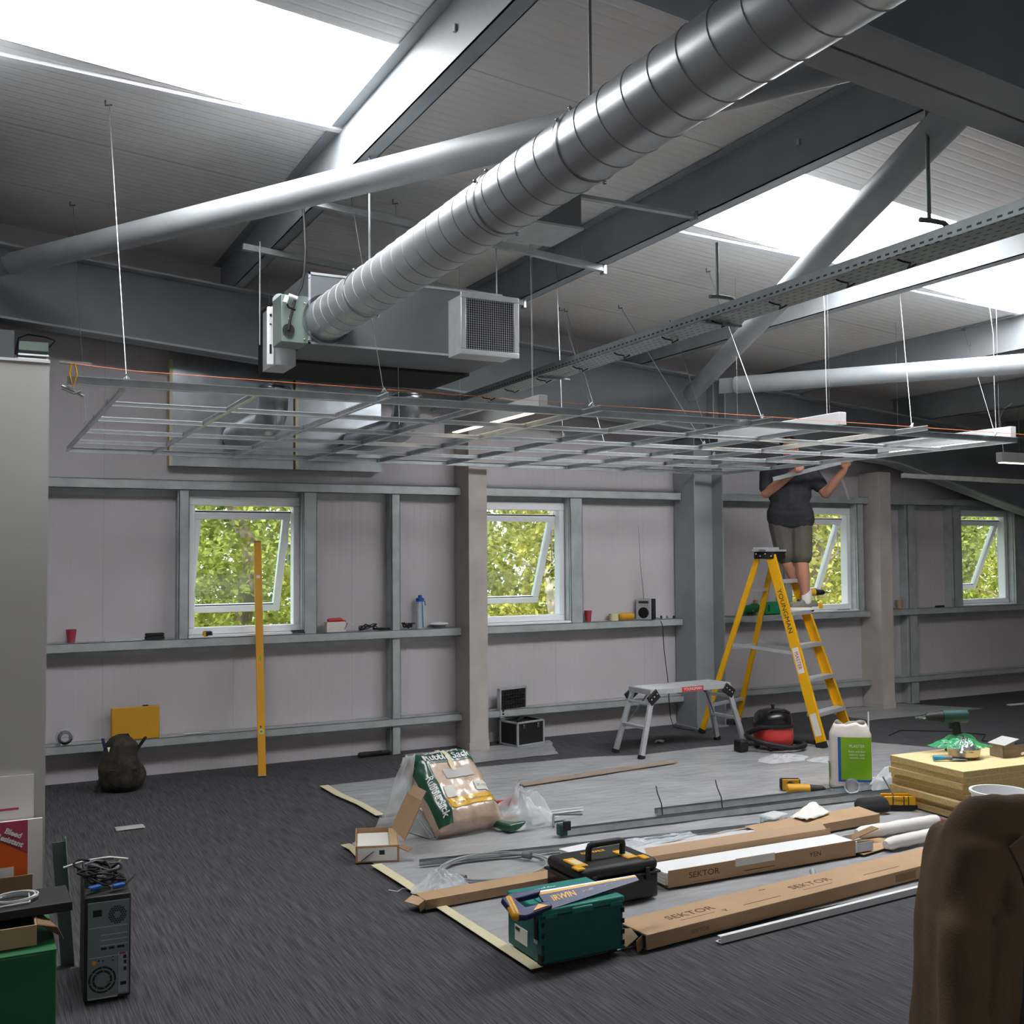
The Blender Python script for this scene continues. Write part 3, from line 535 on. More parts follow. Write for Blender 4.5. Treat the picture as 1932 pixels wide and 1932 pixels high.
# linear lights above and beyond the grid
for (x, y0, y1), n in zip(((2.97, 5.38, 6.75), (5.15, 5.22, 6.5), (6.93, 5.30, 6.6)), ('white linear light left of the ladder, lit tube showing through the grid', 'white linear light above the man on the ladder', 'white linear light at the right end of the ceiling grid')):
    t = T('linear_light', n, 'light', (x, y0, 2.545), group='white linear lights over the grid')
    G().box(-.03, 0, 0, .03, y1-y0, .085).obj('housing', 'lampbody', t, bev=.003); G().box(-.022, .12, -.006, .022, y1-y0-.12, 0).obj('diffuser', 'lamp', t)
    for yy in (.12, y1-y0-.2):
        G().tube([(0, yy, .085), (0, yy, zr(x)-2.55)], .0012, 5).obj('suspension_wire', 'zinc', t)
    G().tube([(.015, .16, .085), (.02, .17, .4), (.012, .16, .8), (.02, .2, zr(x)-2.55)], .0022, 6).obj('flex', 'cloth', t, 60)
t = T('linear_light', 'white linear light at the far right, only its left end in view', 'light', (8.98, 7.0, 2.56)); G().box(0, 0, .012, 1.5, .07, .11).obj('housing', 'lampbody', t, bev=.003); G().box(.02, .008, .004, 1.48, .062, .012).obj('diffuser', 'lamp', t)
G().tube([(.06, .03, .11), (.05, .03, .2), (.02, .03, .45), (.12, .05, .55), (.3, .1, .62)], .004, 6).obj('flex', 'white', t, 60); G().tube([(.3, .035, .11), (.3, .035, .85)], .002, 5).obj('suspension_wire', 'zinc', t)
tag(G().bar((8.28, 7.6, 2.46), (10.4, 7.6, 2.44), .04, .045).obj('metal_rail', 'galv'), 'pale metal rail fixed across under the haunched rafter at right', 'rail')
tag(G().bar((8.42, 8.57, 2.50), (8.52, 8.57, 2.27), .004, .03, (0, 1, 0)).obj('metal_strip', 'white'), 'short white metal strip leaning beside the second boxed column top', 'strip')
# ------------------------------------------------------------------ protective sheets and tape on the floor
def nz(x, y, s=1.0): return noise.noise(Vv((x*s, y*s, 3.1)))
def interp(pts, t):
    for (a, va), (b, vb) in zip(pts, pts[1:]):
        if t <= b: return va+(vb-va)*max(0, t-a)/(b-a)
    return pts[-1][1]
def sheetz(x, y): return .004+.007*max(0, nz(x+.3*nz(x, y, 1.3), y, 2.2))+.005*max(0, nz(x*.6+y*.3, y*2.4, 3.5))
xl = [(3.89, 2.08), (5.2, 2.02), (6.0, 2.0), (6.35, 2.3), (6.55, 2.4), (7.8, 2.36)]; yt = [(2, 7.62), (3.5, 7.75), (4.6, 7.68), (5.1, 7.53), (6.7, 7.55), (7.2, 7.0), (7.6, 6.4)]
def sf(u, v):
    y0 = 3.9+v*3.7; x = interp(xl, y0); x = x+(7.6-x)*u; y = 3.9+v*(interp(yt, x)-3.9); return (x, y, sheetz(x, y))
o = tag(G().grid(90, 80, sf).obj('plastic_sheet', 'poly', None, 60), 'large grey polythene sheet spread over the carpet under the tools and boxes', 'plastic sheet')
o = tag(G().grid(24, 12, lambda u, v: (3.33+u*(1.42-.25*(1-v))+.04*nz(u*3, v*3), 7.92+v*.62+.03*nz(u*5, 2), .004+.006*max(0, nz(u*7, v*4)))).obj('plastic_sheet', 'poly', None, 60), 'small polythene sheet round the foot of the first boxed column', 'plastic sheet')
o = tag(G().grid(24, 10, lambda u, v: (8.1+u*(1.7-.5*v)+.05*nz(u*3, v*3), 7.93+v*.75+.03*nz(u*5, 2), .004+.006*max(0, nz(u*7, v*4)))).obj('plastic_sheet', 'poly', None, 60), 'small polythene sheet round the foot of the second boxed column', 'plastic sheet')
def strip(pts, w, label):
    n = len(pts); P = [Vv(p) for p in pts]; g = G(); vs = []
    for i, p in enumerate(P):
        d = (P[min(n-1, i+1)]-P[max(0, i-1)]).normalized(); a = Vv((-d.y, d.x)); q = w/2*(1+.25*nz(i*1.7, w*9))
        for k in (-1, 1): r_ = p+a*k*q; vs.append((r_.x, r_.y, .019))
    g.add(vs, [(2*i, 2*i+2, 2*i+3, 2*i+1) for i in range(n-1)]); tag(g.obj('masking_tape', 'tape', None, solid=.002), label, 'tape', 'masking tape strips')
strip([(2.345, 7.62), (2.35, 7.3), (2.39, 6.95), (2.40, 6.58)], .06, 'cream masking tape strip along the far left edge of the big sheet')
strip([(1.98, 6.02), (1.99, 5.9), (1.975, 5.75)], .05, 'short torn masking tape strip just left of the open cardboard box')
strip([(2.0, 5.55), (2.02, 5.2), (2.03, 4.9), (2.05, 4.5), (2.07, 4.1), (2.08, 3.86)], .055, 'long masking tape strip running to the teal tool box corner')
o = tag(G().grid(6, 4, lambda u, v: (.84+u*.17+.02*nz(u*4, v*4), 7.04+v*.1+.015*nz(u*6, 1), .006+.008*abs(nz(u*5, v*5)))).obj('rag', 'cloth', None, 60, solid=.003), 'pale scrap of cloth lying alone on the carpet', 'rag')
o = tag(G().tube([(1.92, 5.14, .004), (1.95, 5.10, .004), (1.99, 5.13, .004), (2.02, 5.1, .006), (2.06, 5.11, .004)], .004, 5).obj('string_scrap', 'white', None, 60), 'small curl of white string on the carpet', 'string')

# ------------------------------------------------------------------ yellow step ladder
t = T('step_ladder', 'tall yellow fibreglass step ladder with the man standing on it', 'ladder', (6.70, 7.73, 0), 22)
FL, FR, BL, BR = (-.34, -.62, 0), (.31, -.60, 0), (-.31, .60, 0), (.34, .58, 0); H_ = 1.70
TL, TRr, UL, UR = (-.165, -.06, H_), (.165, -.06, H_), (-.15, .05, H_), (.15, .05, H_)
def lerp(a, b, k): return Vv(a)+(Vv(b)-Vv(a))*k
for a, b in ((FL, TL), (FR, TRr)):
    s_ = 1 if a[0] < 0 else -1; g = G(); u_ = (1, 0, 0)
    g.bar(a, b, .008, .085, (1, 0, 0)); 
    d = (Vv(b)-Vv(a)).normalized(); nrm = d.cross(Vv((1, 0, 0))).normalized()
    g = G(); g.bar(a, b, .085, .008, (1, 0, 0)); g.bar(Vv(a)+nrm*.04+Vv((.014*s_, 0, 0)), Vv(b)+nrm*.04+Vv((.014*s_, 0, 0)), .008, .03, (1, 0, 0)); g.bar(Vv(a)-nrm*.04+Vv((.014*s_, 0, 0)), Vv(b)-nrm*.04+Vv((.014*s_, 0, 0)), .008, .03, (1, 0, 0))
    o = g.obj('front_rail', 'yellow', t); G().bar(lerp(a, b, 0), lerp(a, b, .03), .10, .03, (1, 0, 0)).obj('foot', 'rubber', o)
for a, b in ((BL, UL), (BR, UR)):
    o = G().bar(a, b, .05, .026, (1, 0, 0)).obj('rear_rail', 'yellow', t, bev=.003); G().bar(lerp(a, b, 0), lerp(a, b, .025), .06, .034, (1, 0, 0)).obj('foot', 'rubber', o)
for k in range(1, 6):
    z = .291*k; p = lerp(FL, TL, z/H_); q = lerp(FR, TRr, z/H_); m = (p+q)/2; hw = (q-p).length/2-.004
    g = G(); g.box(-hw, -.05, -.03, hw, .05, 0); g.box(-hw, -.055, -.034, hw, -.05, .003); place(g.obj('tread', 'alu', t, bev=.003), m)
for k in (1, 3, 5):
    z = .27*k; p = lerp(BL, UL, z/H_); q = lerp(BR, UR, z/H_); G().bar(p, q, .03, .03).obj('rear_bar', 'alu', t, bev=.003)
for a, b, c, d in ((FL, TL, BL, UL), (FR, TRr, BR, UR)): G().bar(lerp(a, b, .47), lerp(c, d, .50), .004, .03).obj('spreader', 'alu', t); G().bar(lerp(a, b, .2), lerp(a, b, .17)+Vv((0, .06, 0)), .004, .03)
G().box(-.19, -.11, H_-.055, .19, .09, H_+.01).obj('top_cap', 'black', t, bev=.012); G().box(-.20, -.12, H_+.01, .20, .10, H_+.03).obj('top_plate', 'alu', t, bev=.004)
for sx in (-1, 1):
    for yy, zz in ((-.09, -.03), (-.03, -.01), (.02, -.03), (.06, -.01)): G().ball((sx*.192, yy, H_+zz), .009, 8, 6).obj('rivet', 'chrome', t, 60)
d = (Vv(TL)-Vv(FL)).normalized(); fr = frame(-d, d.cross(Vv((1, 0, 0))).cross(Vv((0,0,0))) if False else Vv((0, -1, 0)).cross(-d).cross(-d)*-1)
ydir = Vv((-1, 0, 0)).cross(-d)
fr = frame(-d, ydir)
text('lettering', 'YOUNGMAN', .062, 'inkd', t, lerp(FL, TL, .69)+Vv((-.0055, 0, 0)), fr, sx=1.15)
G().prism([lerp(FL, TL, .50)+ydir*.03+Vv((-.006, 0, 0)), lerp(FL, TL, .37)+ydir*.03+Vv((-.006, 0, 0)), lerp(FL, TL, .37)-ydir*.03+Vv((-.006, 0, 0)), lerp(FL, TL, .50)-ydir*.03+Vv((-.006, 0, 0))], (.001, 0, 0)).obj('sticker', 'paper', t)
text('lettering', 'MASTER', .05, 'red', t, lerp(FL, TL, .435)+Vv((-.0075, 0, 0)), fr, sx=.9)
G().prism([lerp(FL, TL, .17)+ydir*.03+Vv((-.006, 0, 0)), lerp(FL, TL, .06)+ydir*.03+Vv((-.006, 0, 0)), lerp(FL, TL, .06)-ydir*.03+Vv((-.006, 0, 0)), lerp(FL, TL, .17)-ydir*.03+Vv((-.006, 0, 0))], (.001, 0, 0)).obj('sticker', 'paper', t)
tag(G().tube([(7.46, 7.45, .02), (7.30, 7.16, .02), (7.30, 7.16, .25)][1:], .008, 6).obj('white_rod', 'white', None, 60), 'short white rod standing inside the ladder foot by the bag', 'rod')
# things on the ladder
t = T('metal_offcut', 'pale metal strip lying on the black ladder top', 'strip', (6.66, 7.70, 1.731), 22); G().box(-.30, -.04, 0, .12, .02, .02).obj('strip', 'alu', t, bev=.002)
def drill_body(t, m1, m2, s=1.0):
    G().tube([(-.10*s, 0, .19*s), (-.095*s, 0, .19*s), (.045*s, 0, .19*s)], [.028*s, .036*s, .036*s], 14).obj('motor_body', m1, t, 40)
    G().tube([(.045*s, 0, .19*s), (.09*s, 0, .19*s), (.13*s, 0, .19*s), (.145*s, 0, .19*s)], [.033*s, .028*s, .025*s, .014*s], 12).obj('chuck', 'black', t, 40)
    G().tube([(.145*s, 0, .19*s), (.16*s, 0, .19*s), (.20*s, 0, .19*s)], [.012*s, .006*s, .005*s], 8).obj('bit', 'chrome', t, 40)
    G().tube([(-.03*s, 0, .17*s), (-.04*s, 0, .11*s), (-.05*s, 0, .045*s)], [.024*s, .022*s, .027*s], 12).obj('grip', m2, t, 50)
    G().box(-.11*s, -.035*s, 0, .02*s, .035*s, .05*s).obj('battery', m2, t, bev=.008*s); G().box(-.10*s, -.036*s, .047*s, .01*s, .036*s, .06*s).obj('battery_mount', m1, t, bev=.004*s)
    G().box(-.012*s, -.01*s, .125*s, .004*s, .01*s, .155*s).obj('trigger', m2, t)
t = T('cordless_drill', 'yellow and black cordless drill held up behind the feet of the man', 'drill', (7.16, 7.72, 1.14), -20); drill_body(t, 'yellow', 'black', .95)

# ------------------------------------------------------------------ step platform
t = T('step_platform', 'low aluminium folding step platform with ribbed top and black hinges', 'step platform', (5.10, 7.42, 0), 4)
g = G(); g.box(0, 0, .515, .90, .30, .56); 
for i in range(9): g.box(.01, .012+.031*i, .56, .89, .030+.031*i, .564)
g.obj('platform', 'alu', t, bev=.004)
text('lettering', 'YOUNGMAN', .035, 'white', t, (.46, -.0025, .538), (radians(90), 0, 0)); G().box(.34, -.0015, .518, .58, 0, .558).obj('red_label', 'red', t)
for x, s_ in ((.03, -1), (.87, 1)):
    for y, s2 in ((.012, -1), (.288, 1)):
        a = (x, y, .53); b = (x+s_*.16, y+s2*.04, .0); o = G().bar(a, b, .045, .028, (0, 1, 0)).obj('leg', 'alu', t, bev=.003)
        G().bar(lerp(a, b, .94), lerp(a, b, 1.0), .052, .036, (0, 1, 0)).obj('rubber_foot', 'rubber', o)
        G().bar((x-s_*.05, y+s2*.012, .53), (x+s_*.05, y+s2*.018, .46), .085, .02, (0, 1, 0)).obj('hinge', 'black', t, bev=.006)
        for q in (-.03, 0, .03): G().ball((x+s_*q, y+s2*.026, .50-q*.7), .008, 8, 6).obj('rivet', 'chrome', t, 60)
    for k in (.17, .53): G().bar((x+s_*.16*k, .012-.04*k, .53*(1-k)), (x+s_*.16*k, .288+.04*k, .53*(1-k)), .045, .024).obj('rung', 'alu', t, bev=.003)
    G().bar((x+s_*.09, .28, .23), (x-s_*.1, .2, .5), .008, .012).obj('stay', 'steeld', t)

# ------------------------------------------------------------------ vacuum cleaner
t = T('vacuum_cleaner', 'round red tub vacuum cleaner with black dome lid beside the ladder', 'vacuum cleaner', (6.24, 7.22, .012))
G().lathe([(.0, .03), (.145, .03), (.165, .05), (.172, .10), (.168, .19), (.0, .19)], 36).obj('tub', 'henry', t, 40)
G().lathe([(.0, .185), (.178, .185), (.182, .20), (.178, .215), (.0, .215)], 36).obj('rim_band', 'black', t, 40)
G().lathe([(.168, .215), (.168, .25), (.155, .29), (.125, .32), (.07, .335), (.0, .338)], 36, caps=False).obj('dome_lid', 'gloss', t, 50)
G().lathe([(.0, .335), (.014, .335), (.012, .355), (.018, .36), (.018, .372), (.0, .375)], 16).obj('knob', 'black', t, 40)
G().tube([(-.12, -.06, .30), (-.1, -.09, .335), (.02, -.12, .34), (.08, -.12, .31)], .01, 8).obj('carry_handle', 'black', t, 60)
for a in (40, 140, 220, 320): G().ball((.14*cos(radians(a)), .14*sin(radians(a)), .02), .03, 10, 8).obj('castor', 'black', t, 60)
P = []
for k in range(40):
    a = radians(150+k*6.2); r_ = .235+.02*sin(k*.3); P.append((r_*cos(a), r_*sin(a)-.01, .12-.085*min(1, k/18)))
P = [(-.10, -.11, .20), (-.19, -.04, .19)]+P+[(.30, .0, .04), (.36, -.12, .035)]
g = G(); g.tube(P, [.021+.003*(i % 2) for i in range(len(P))], 10); g.obj('hose', 'black', t, 60)
G().tube([(-.19, -.09, .075), (-.30, -.02, .065), (-.34, .0, .06)], .024, 10).obj('hose_cuff', 'rubber', t, 60); G().box(-.40, -.05, .0, -.31, .05, .10).obj('floor_tool', 'black', t, bev=.015)
G().tube([(.165*cos(a), .165*sin(a)*1, .10+.05*sin(b)) for a, b in [(radians(-40+4*k), radians(12*k)) for k in range(16)]], .005, 6).obj('power_cord', 'black', t, 60)
def crinkle(name, label, cx, cy, rx, ry, h, m, rz=0, seed=0, z0=.014, cat='plastic bag', n=22):
    def f(u, v):
        a = u*2*pi; r = 1-v; q = 1+.22*nz(cos(a)*2+seed, sin(a)*2, 1.3); x = rx*r*q*cos(a); y = ry*r*q*sin(a)
        z = h*(1-r**1.6)*(1+.5*nz(x*9+seed, y*9, 1))*(.75+.5*nz(a*2, seed+v*3, 1.2))
        return (x, y, max(.002, z))
    o = tag(G().grid(n*2, n//2, f).obj(name, m, None, 60), label, cat); return place(o, (cx, cy, z0), rz)
crinkle('film_scrap', 'milky polythene scrap just in front of the vacuum cleaner', 5.95, 6.78, .26, .14, .04, 'film', 10, 1)
crinkle('film_scrap', 'milky polythene scrap between the vacuum cleaner and plaster bag', 6.28, 6.55, .22, .12, .035, 'film', -15, 5)

# ------------------------------------------------------------------ spirit level, backpack, cases by the wall
t = T('spirit_level', 'long yellow spirit level leaning upright against the shelf rail', 'spirit level', (2.04, 8.23, .005), 0, rot=(radians(-16.5), 0, radians(-9.5)))
G().box(-.03, -.012, 0, .03, .012, 1.90).obj('body', 'ylevel', t, bev=.003)
G().box(-.031, -.013, 0, .031, .013, .012).obj('end_cap', 'cardi', t, bev=.002); G().box(-.031, -.013, 1.888, .031, .013, 1.90).obj('end_cap', 'cardd', t, bev=.002)
G().box(-.014, -.0135, 1.58, .014, -.011, 1.605).obj('top_vial', 'paper', t); G().lathe([(0, 0), (.013, 0), (.013, .003), (0, .003)], 18).obj('vial', 'lgreen', t).matrix_local = TR(0, -.0125, .34) @ Matrix.Rotation(radians(90), 4, 'X')
G().lathe([(.013, 0), (.018, 0), (.018, .003), (.013, .003)], 18, caps=False).obj('vial_ring', 'paper', t).matrix_local = TR(0, -.0125, .34) @ Matrix.Rotation(radians(90), 4, 'X')
G().box(-.005, -.0135, .9, .008, -.011, .94).obj('mid_vial', 'lgreen', t); G().box(-.008, -.0135, .37, .002, -.0115, .385).obj('hang_hole', 'black', t)
t = T('backpack', 'dark camouflage backpack standing on the carpet against the wall', 'backpack', (1.02, 8.25, 0), 0)
g = G(); g.caps((-.03, 0, .11), (.05, 0, .11), .12, .12); g.caps((-.02, .02, .15), (-.01, .03, .29), .15, .12); g.caps((-.05, .02, .3), (.05, .02, .3), .075, .07); g.ball((.0, -.09, .12), (.10, .05, .10)); g.ball((-.11, -.02, .10), (.05, .05, .09)); g.ball((.12, 0, .10), (.04, .06, .09))
g.organic('body', 'camo', t, .012, 4)
G().bar((-.1, -.11, .17), (.1, -.12, .17), .012, .01).obj('zip', 'black', t); G().tube([(-.04, .02, .36), (-.02, .02, .40), (.04, .02, .40), (.06, .02, .35)], .011, 8).obj('grab_handle', 'bagdark', t, 60)
G().bar((-.12, .0, .32), (-.135, .0, .39), .035, .02).obj('strap_end', 'navy', t, bev=.004); G().bar((.11, 0, .30), (.16, -.02, .38), .035, .02).obj('strap_end', 'bagdark', t, bev=.004); G().bar((.07, -.02, .25), (.12, -.01, .31), .025, .012).obj('strap', 'camo', t)
G().prism([(-.115, -.10, .34), (-.095, -.10, .34), (-.105, -.11, .305)], (0, -.003, 0)).obj('paper_tag', 'paper', t); G().tube([(-.15, -.03, .12), (-.17, -.04, .06), (-.19, -.04, .02)], .012, 6).obj('loose_strap', 'bagdark', t, 60)
t = T('yellow_case', 'flat yellow case standing on the low wall rail at left', 'case', (.985, 8.60, .307), 0, rot=(radians(-4), 0, 0)); G().box(0, 0, 0, .35, .05, .245).obj('shell', 'ybox', t, bev=.006); G().box(.0, .012, .245, .35, .04, .249).obj('edge', 'cardi', t); G().box(.23, .01, .246, .27, .035, .256).obj('catch', 'black', t)
t = T('tape_roll', 'clear wrapped roll lying on the low rail at far left', 'roll', (.66, 8.65, .31)); place(G().lathe([(.03, 0), (.05, 0), (.05, .05), (.03, .05), (.03, 0)], 20, caps=False).obj('roll', 'bagdark', t, 40), (0, 0, .05), rot=(radians(90), 0, 0)); g = G(); g.ball((0, -.02, .055), (.065, .045, .06), 14, 8); g.obj('wrapping', 'filmc', t, 60)
G().box(-.03, -.05, .0, .04, -.04, .045).obj('label', 'paper', t)
t = T('flight_case', 'small open black flight case with metal edges by the boxed column', 'case', (4.33, 8.36, .008), 14)
W2, D2, H2 = .31, .23, .21
g = G(); g.box(0, 0, 0, W2, .01, H2); g.box(0, D2-.01, 0, W2, D2, H2); g.box(0, .01, 0, .01, D2-.01, H2); g.box(W2-.01, .01, 0, W2, D2-.01, H2); g.box(0.01, .01, 0, W2-.01, D2-.01, .01); g.obj('body', 'black', t)
g = G()
for x in (0, W2):
    for y in (0, D2): g.box(x-.008, y-.008, 0, x+.008, y+.008, H2)
for y in (0, D2): g.box(-.008, y-.008, H2-.012, W2+.008, y+.008, H2+.002); g.box(-.008, y-.008, 0, W2+.008, y+.008, .012)
for x in (0, W2): g.box(x-.008, 0, H2-.012, x+.008, D2, H2+.002); g.box(x-.008, 0, 0, x+.008, D2, .012)
g.obj('metal_edge', 'alu', t)
for x in (.07, .24): G().box(x-.012, -.016, H2-.06, x+.012, -.008, H2-.02).obj('latch', 'chrome', t, bev=.003)
lid = G().box(0, D2+.005, H2+.02, W2, D2+.03, H2+.27).obj('lid', 'black', t); g = G()
for x in (0, W2): g.box(x-.008, D2-.005, H2+.02, x+.008, D2+.036, H2+.27)
for z in (H2+.02, H2+.27): g.box(-.008, D2-.005, z-.008, W2+.008, D2+.036, z+.008)
g.obj('lid_edge', 'alu', lid)
g = G()
for i in range(9):
    for j in range(8): g.ball((.03+.031*i, D2, H2+.05+.027*j), (.014, .012, .012), 6, 4)
g.obj('egg_foam', 'foam', lid, 60); G().box(.02, .02, .10, W2-.02, D2-.02, H2-.02).obj('tool_tray', 'foam', t, bev=.005); G().bar((.05, .06, H2), (.2, .15, H2+.01), .02, .02).obj('tool_handle', 'black', t)

# ------------------------------------------------------------------ things on the shelf rail
ZS = 1.062
def cup(x, label, m='pink', h=.095, y=8.66):
    t = T('paper_cup', label, 'cup', (x, y, ZS), group='paper cups on the shelf rail'); G().lathe([(.0, 0), (.026, 0), (.037, h), (.039, h+.003), (.035, h), (.025, .006), (0, .006)], 20, caps=False).obj('cup', m, t, 40)
cup(.70, 'pink paper cup on the shelf rail left of the first window'); cup(5.25, 'pink paper cup right of the second window', h=.1); cup(9.34, 'pale brown paper cup right of the second boxed column', 'cardi')
tag(place(G().box(-.14, -.02, 0, .14, .02, .012).obj('clear_strip', 'film', None), (1.07, 8.63, ZS), 2), 'clear plastic strip lying beside the pink cup on the rail', 'strip')
t = T('black_case', 'small black case on the rail left of the window post', 'case', (1.30, 8.64, ZS), 4); G().box(-.07, -.03, 0, .07, .03, .026).obj('base', 'bagdark', t, bev=.005); G().box(-.068, -.028, .028, .068, .028, .05).obj('lid', 'bagdark', t, bev=.006)
t = T('tape_measure', 'black and yellow tape measure under the first window', 'tape measure', (1.70, 8.62, ZS), 5); G().box(-.036, -.02, 0, .036, .02, .05).obj('body', 'black', t, bev=.012); G().box(-.037, -.021, .006, -.018, .021, .045).obj('side', 'yellow', t, bev=.004)
for i, (x, m, n) in enumerate(((1.86, 'black', 'black marker lying under the first window'), (1.97, 'alu', 'thin grey pen lying under the first window'), (2.1, 'orange', 'orange pencil lying under the first window by the level'))): tag(place(G().tube([(-.06, 0, .006), (.05, 0, .006), (.06, 0, .006)], [.006, .006, .002], 6).obj('pen', m, None, 60), (x, 8.62, ZS), 8-i*7), n, 'pen', 'pens under the window')
t = T('black_box', 'flat black box on the rail at the right post of the first window', 'box', (2.43, 8.62, ZS), 0); G().box(-.055, -.02, 0, .055, .03, .018).obj('base', 'black', t, bev=.003); G().box(-.05, -.018, .018, .055, .028, .03).obj('cover', 'bagdark', t, bev=.003)
t = T('white_box', 'crumpled white carton with red pliers-like tool on top, on the rail', 'carton', (2.78, 8.64, ZS), 3); G().box(-.11, -.03, 0, .06, .03, .085).obj('carton', 'paper', t, bev=.004); G().bar((.06, -.03, .08), (.12, -.035, .06), .05, .003).obj('flap', 'paper', t); G().bar((.07, -.04, .075), (.045, -.036, .02), .006, .003).obj('print', 'inkd', t)
t = T('glove', 'red work glove draped on the white carton', 'glove', (2.76, 8.64, ZS+.087)); g = G(); g.caps((-.06, 0, .012), (.04, 0, .014), .016, .018); g.caps((.03, 0, .012), (.09, .01, .0), .012, .008); g.organic('glove', 'red', t, .006, 2)
def tangle(label, x, y, z, rx, ry, h, r, seed, m='black', n=46, cat='cable'):
    rnd = random.Random(seed); P = [(rx*cos(k*.9+rnd.uniform(-.5, .5))*rnd.uniform(.4, 1), ry*sin(k*.9)*rnd.uniform(.3, 1), r+h*rnd.random()) for k in range(n//2)]
    Q = []
    for a, b, c, d in zip(P, P[1:], P[2:], P[3:]):
        for k in range(4):
            u = k/4; Q.append(tuple(.5*((2*b[i])+(-a[i]+c[i])*u+(2*a[i]-5*b[i]+4*c[i]-d[i])*u*u+(-a[i]+3*b[i]-3*c[i]+d[i])*u**3) for i in range(3)))
    Q = [(q[0], q[1], max(r, q[2])) for q in Q]
    return place(tag(G().tube(Q, r, 6).obj('cable_tangle', m, None, 60), label, cat), (x, y, z))
tangle('black cable tangle on the rail right of the white carton', 3.04, 8.65, ZS, .09, .04, .05, .004, 3); tangle('flat black lead on the rail touching the wall post', 3.18, 8.64, ZS, .10, .03, .015, .004, 8)
tangle('dark cable heap on the rail left of the water bottle', 3.42, 8.65, ZS, .07, .04, .05, .005, 6)
t = T('water_bottle', 'clear sports bottle with blue cap and tube on the rail', 'bottle', (3.53, 8.655, ZS)); G().lathe([(0, 0), (.032, 0), (.034, .02), (.030, .1), (.034, .2), (.02, .235)], 20, caps=False).obj('bottle', 'bottle', t, 60); G().lathe([(0, .235), (.036, .235), (.036, .265), (.018, .268), (.018, .29), (0, .292)], 18).obj('cap', 'blue', t, 40); G().tube([(.005, -.036, .235), (.01, -.037, .12), (.015, -.036, .01)], .004, 6).obj('drink_tube', 'cyan', t, 60); G().tube([(.03, 0, .25), (.045, 0, .23), (.05, 0, .2)], .004, 6).obj('strap', 'blue', t, 60)
t = T('white_dish', 'white upturned dish on the rail next to the boxed column', 'dish', (3.71, 8.65, ZS)); G().lathe([(0, .02), (.03, .02), (.08, .028), (.085, .034), (.07, .042), (0, .052)], 24).obj('dish', 'white', t, 40); G().lathe([(0, 0), (.05, 0), (.06, .02), (0, .02)], 18).obj('base', 'steeld', t, 40)
tag(place(G().box(-.035, -.02, 0, .035, .02, .022).obj('eraser_block', 'white', None, bev=.003), (4.93, 8.63, ZS)), 'small white block on the sill of the second window', 'block')
t = T('cream_roll', 'cream roll of tape standing left of the brown pouch', 'roll', (5.53, 8.65, ZS)); G().lathe([(.03, 0), (.045, 0), (.045, .065), (.03, .065), (.03, 0)], 22, caps=False).obj('roll', 'tape', t, 40)
o = T('pouch', 'yellow brown soft pouch lying beside the radio', 'pouch', (5.68, 8.65, ZS)); g = G(); g.caps((-.06, 0, .035), (.05, 0, .035), .034, .038); g.caps((.05, 0, .04), (.08, 0, .05), .03, .012); g.organic('pouch', 'ybox', o, .008, 3)
t = T('radio', 'small silver and black radio with raised aerial on the rail', 'radio', (5.90, 8.645, ZS), -54)
G().box(-.085, -.045, 0, .085, .05, .20).obj('case', 'gloss', t, bev=.005); o = G().box(-.085, -.052, .0, .072, -.045, .20).obj('front_panel', 'alu', t, bev=.004)
G().box(-.055, -.054, .155, .045, -.052, .178).obj('display', 'inkd', o); G().lathe([(0, 0), (.05, 0), (.054, .004), (.05, .006), (0, .004)], 24).obj('speaker', 'gloss', o, 40).matrix_local = TR(-.005, -.0525, .065) @ Matrix.Rotation(radians(90), 4, 'X')
for i in range(4): G().ball((-.045+.027*i, -.053, .138), .005, 8, 5).obj('button', 'steeld', o, 60)
G().tube([(-.02, .0, .20), (-.03, -.06, .55), (-.035, -.09, .92)], [.0035, .0025, .0015], 6).obj('aerial', 'steeld', t, 60)
tag(G().tube([(5.99, 8.68, 1.07), (6.02, 8.60, 1.07), (6.04, 8.57, 1.01), (6.06, 8.575, .76), (6.10, 8.575, .46), (6.12, 8.57, .11), (6.15, 8.56, .006), (6.2, 8.30, .006)], .004, 6).obj('mains_lead', 'black', None, 60), 'thin black radio lead hanging down the wall left of the steel column', 'cable')
for i, (x, m) in enumerate(((6.07, 'bagdark'), (6.14, 'steeld'), (6.22, 'bagdark'))): tag(place(G().lathe([(0, 0), (.012, 0), (.009, .02+.01*(i == 0)), (0, .03)], 8).obj('fixing', m, None, 40), (x, 8.63, ZS)), ['dark fixing plug nearest the radio on the rail', 'grey fixing plug midway between radio and steel column', 'dark fixing plug nearest the steel column on the rail'][i], 'fixing')
t = T('green_tool', 'dark green power tool lying on the rail behind the ladder', 'power tool', (7.18, 8.64, ZS), 10); g = G(); g.caps((-.09, 0, .055), (.1, 0, .07), .04, .05); g.caps((-.16, 0, .03), (-.09, 0, .05), .02, .04); g.organic('body', 'green', t, .01, 3); G().ball((.0, -.045, .045), .012, 8, 6).obj('switch', 'chrome', t, 60); G().lathe([(0, 0), (.03, 0), (.03, .05), (0, .05)], 14).obj('base', 'black', t, 40)
t = T('tool_box', 'bright green plastic tool box on the rail behind the ladder rail', 'tool box', (7.46, 8.63, ZS), -6); G().box(-.10, -.04, 0, .10, .045, .13).obj('body', 'bgreen', t, bev=.01); G().box(-.07, -.042, .03, -.045, -.038, .10).obj('side_rib', 'dgreen', t); G().box(.02, -.043, .05, .06, -.039, .09).obj('badge', 'cyan', t)
tag(place(G().box(-.02, -.02, 0, .02, .02, .15).obj('carton', 'card', None, bev=.003), (7.30, 8.68, ZS), 5), 'small brown carton standing between the two green tools', 'carton')
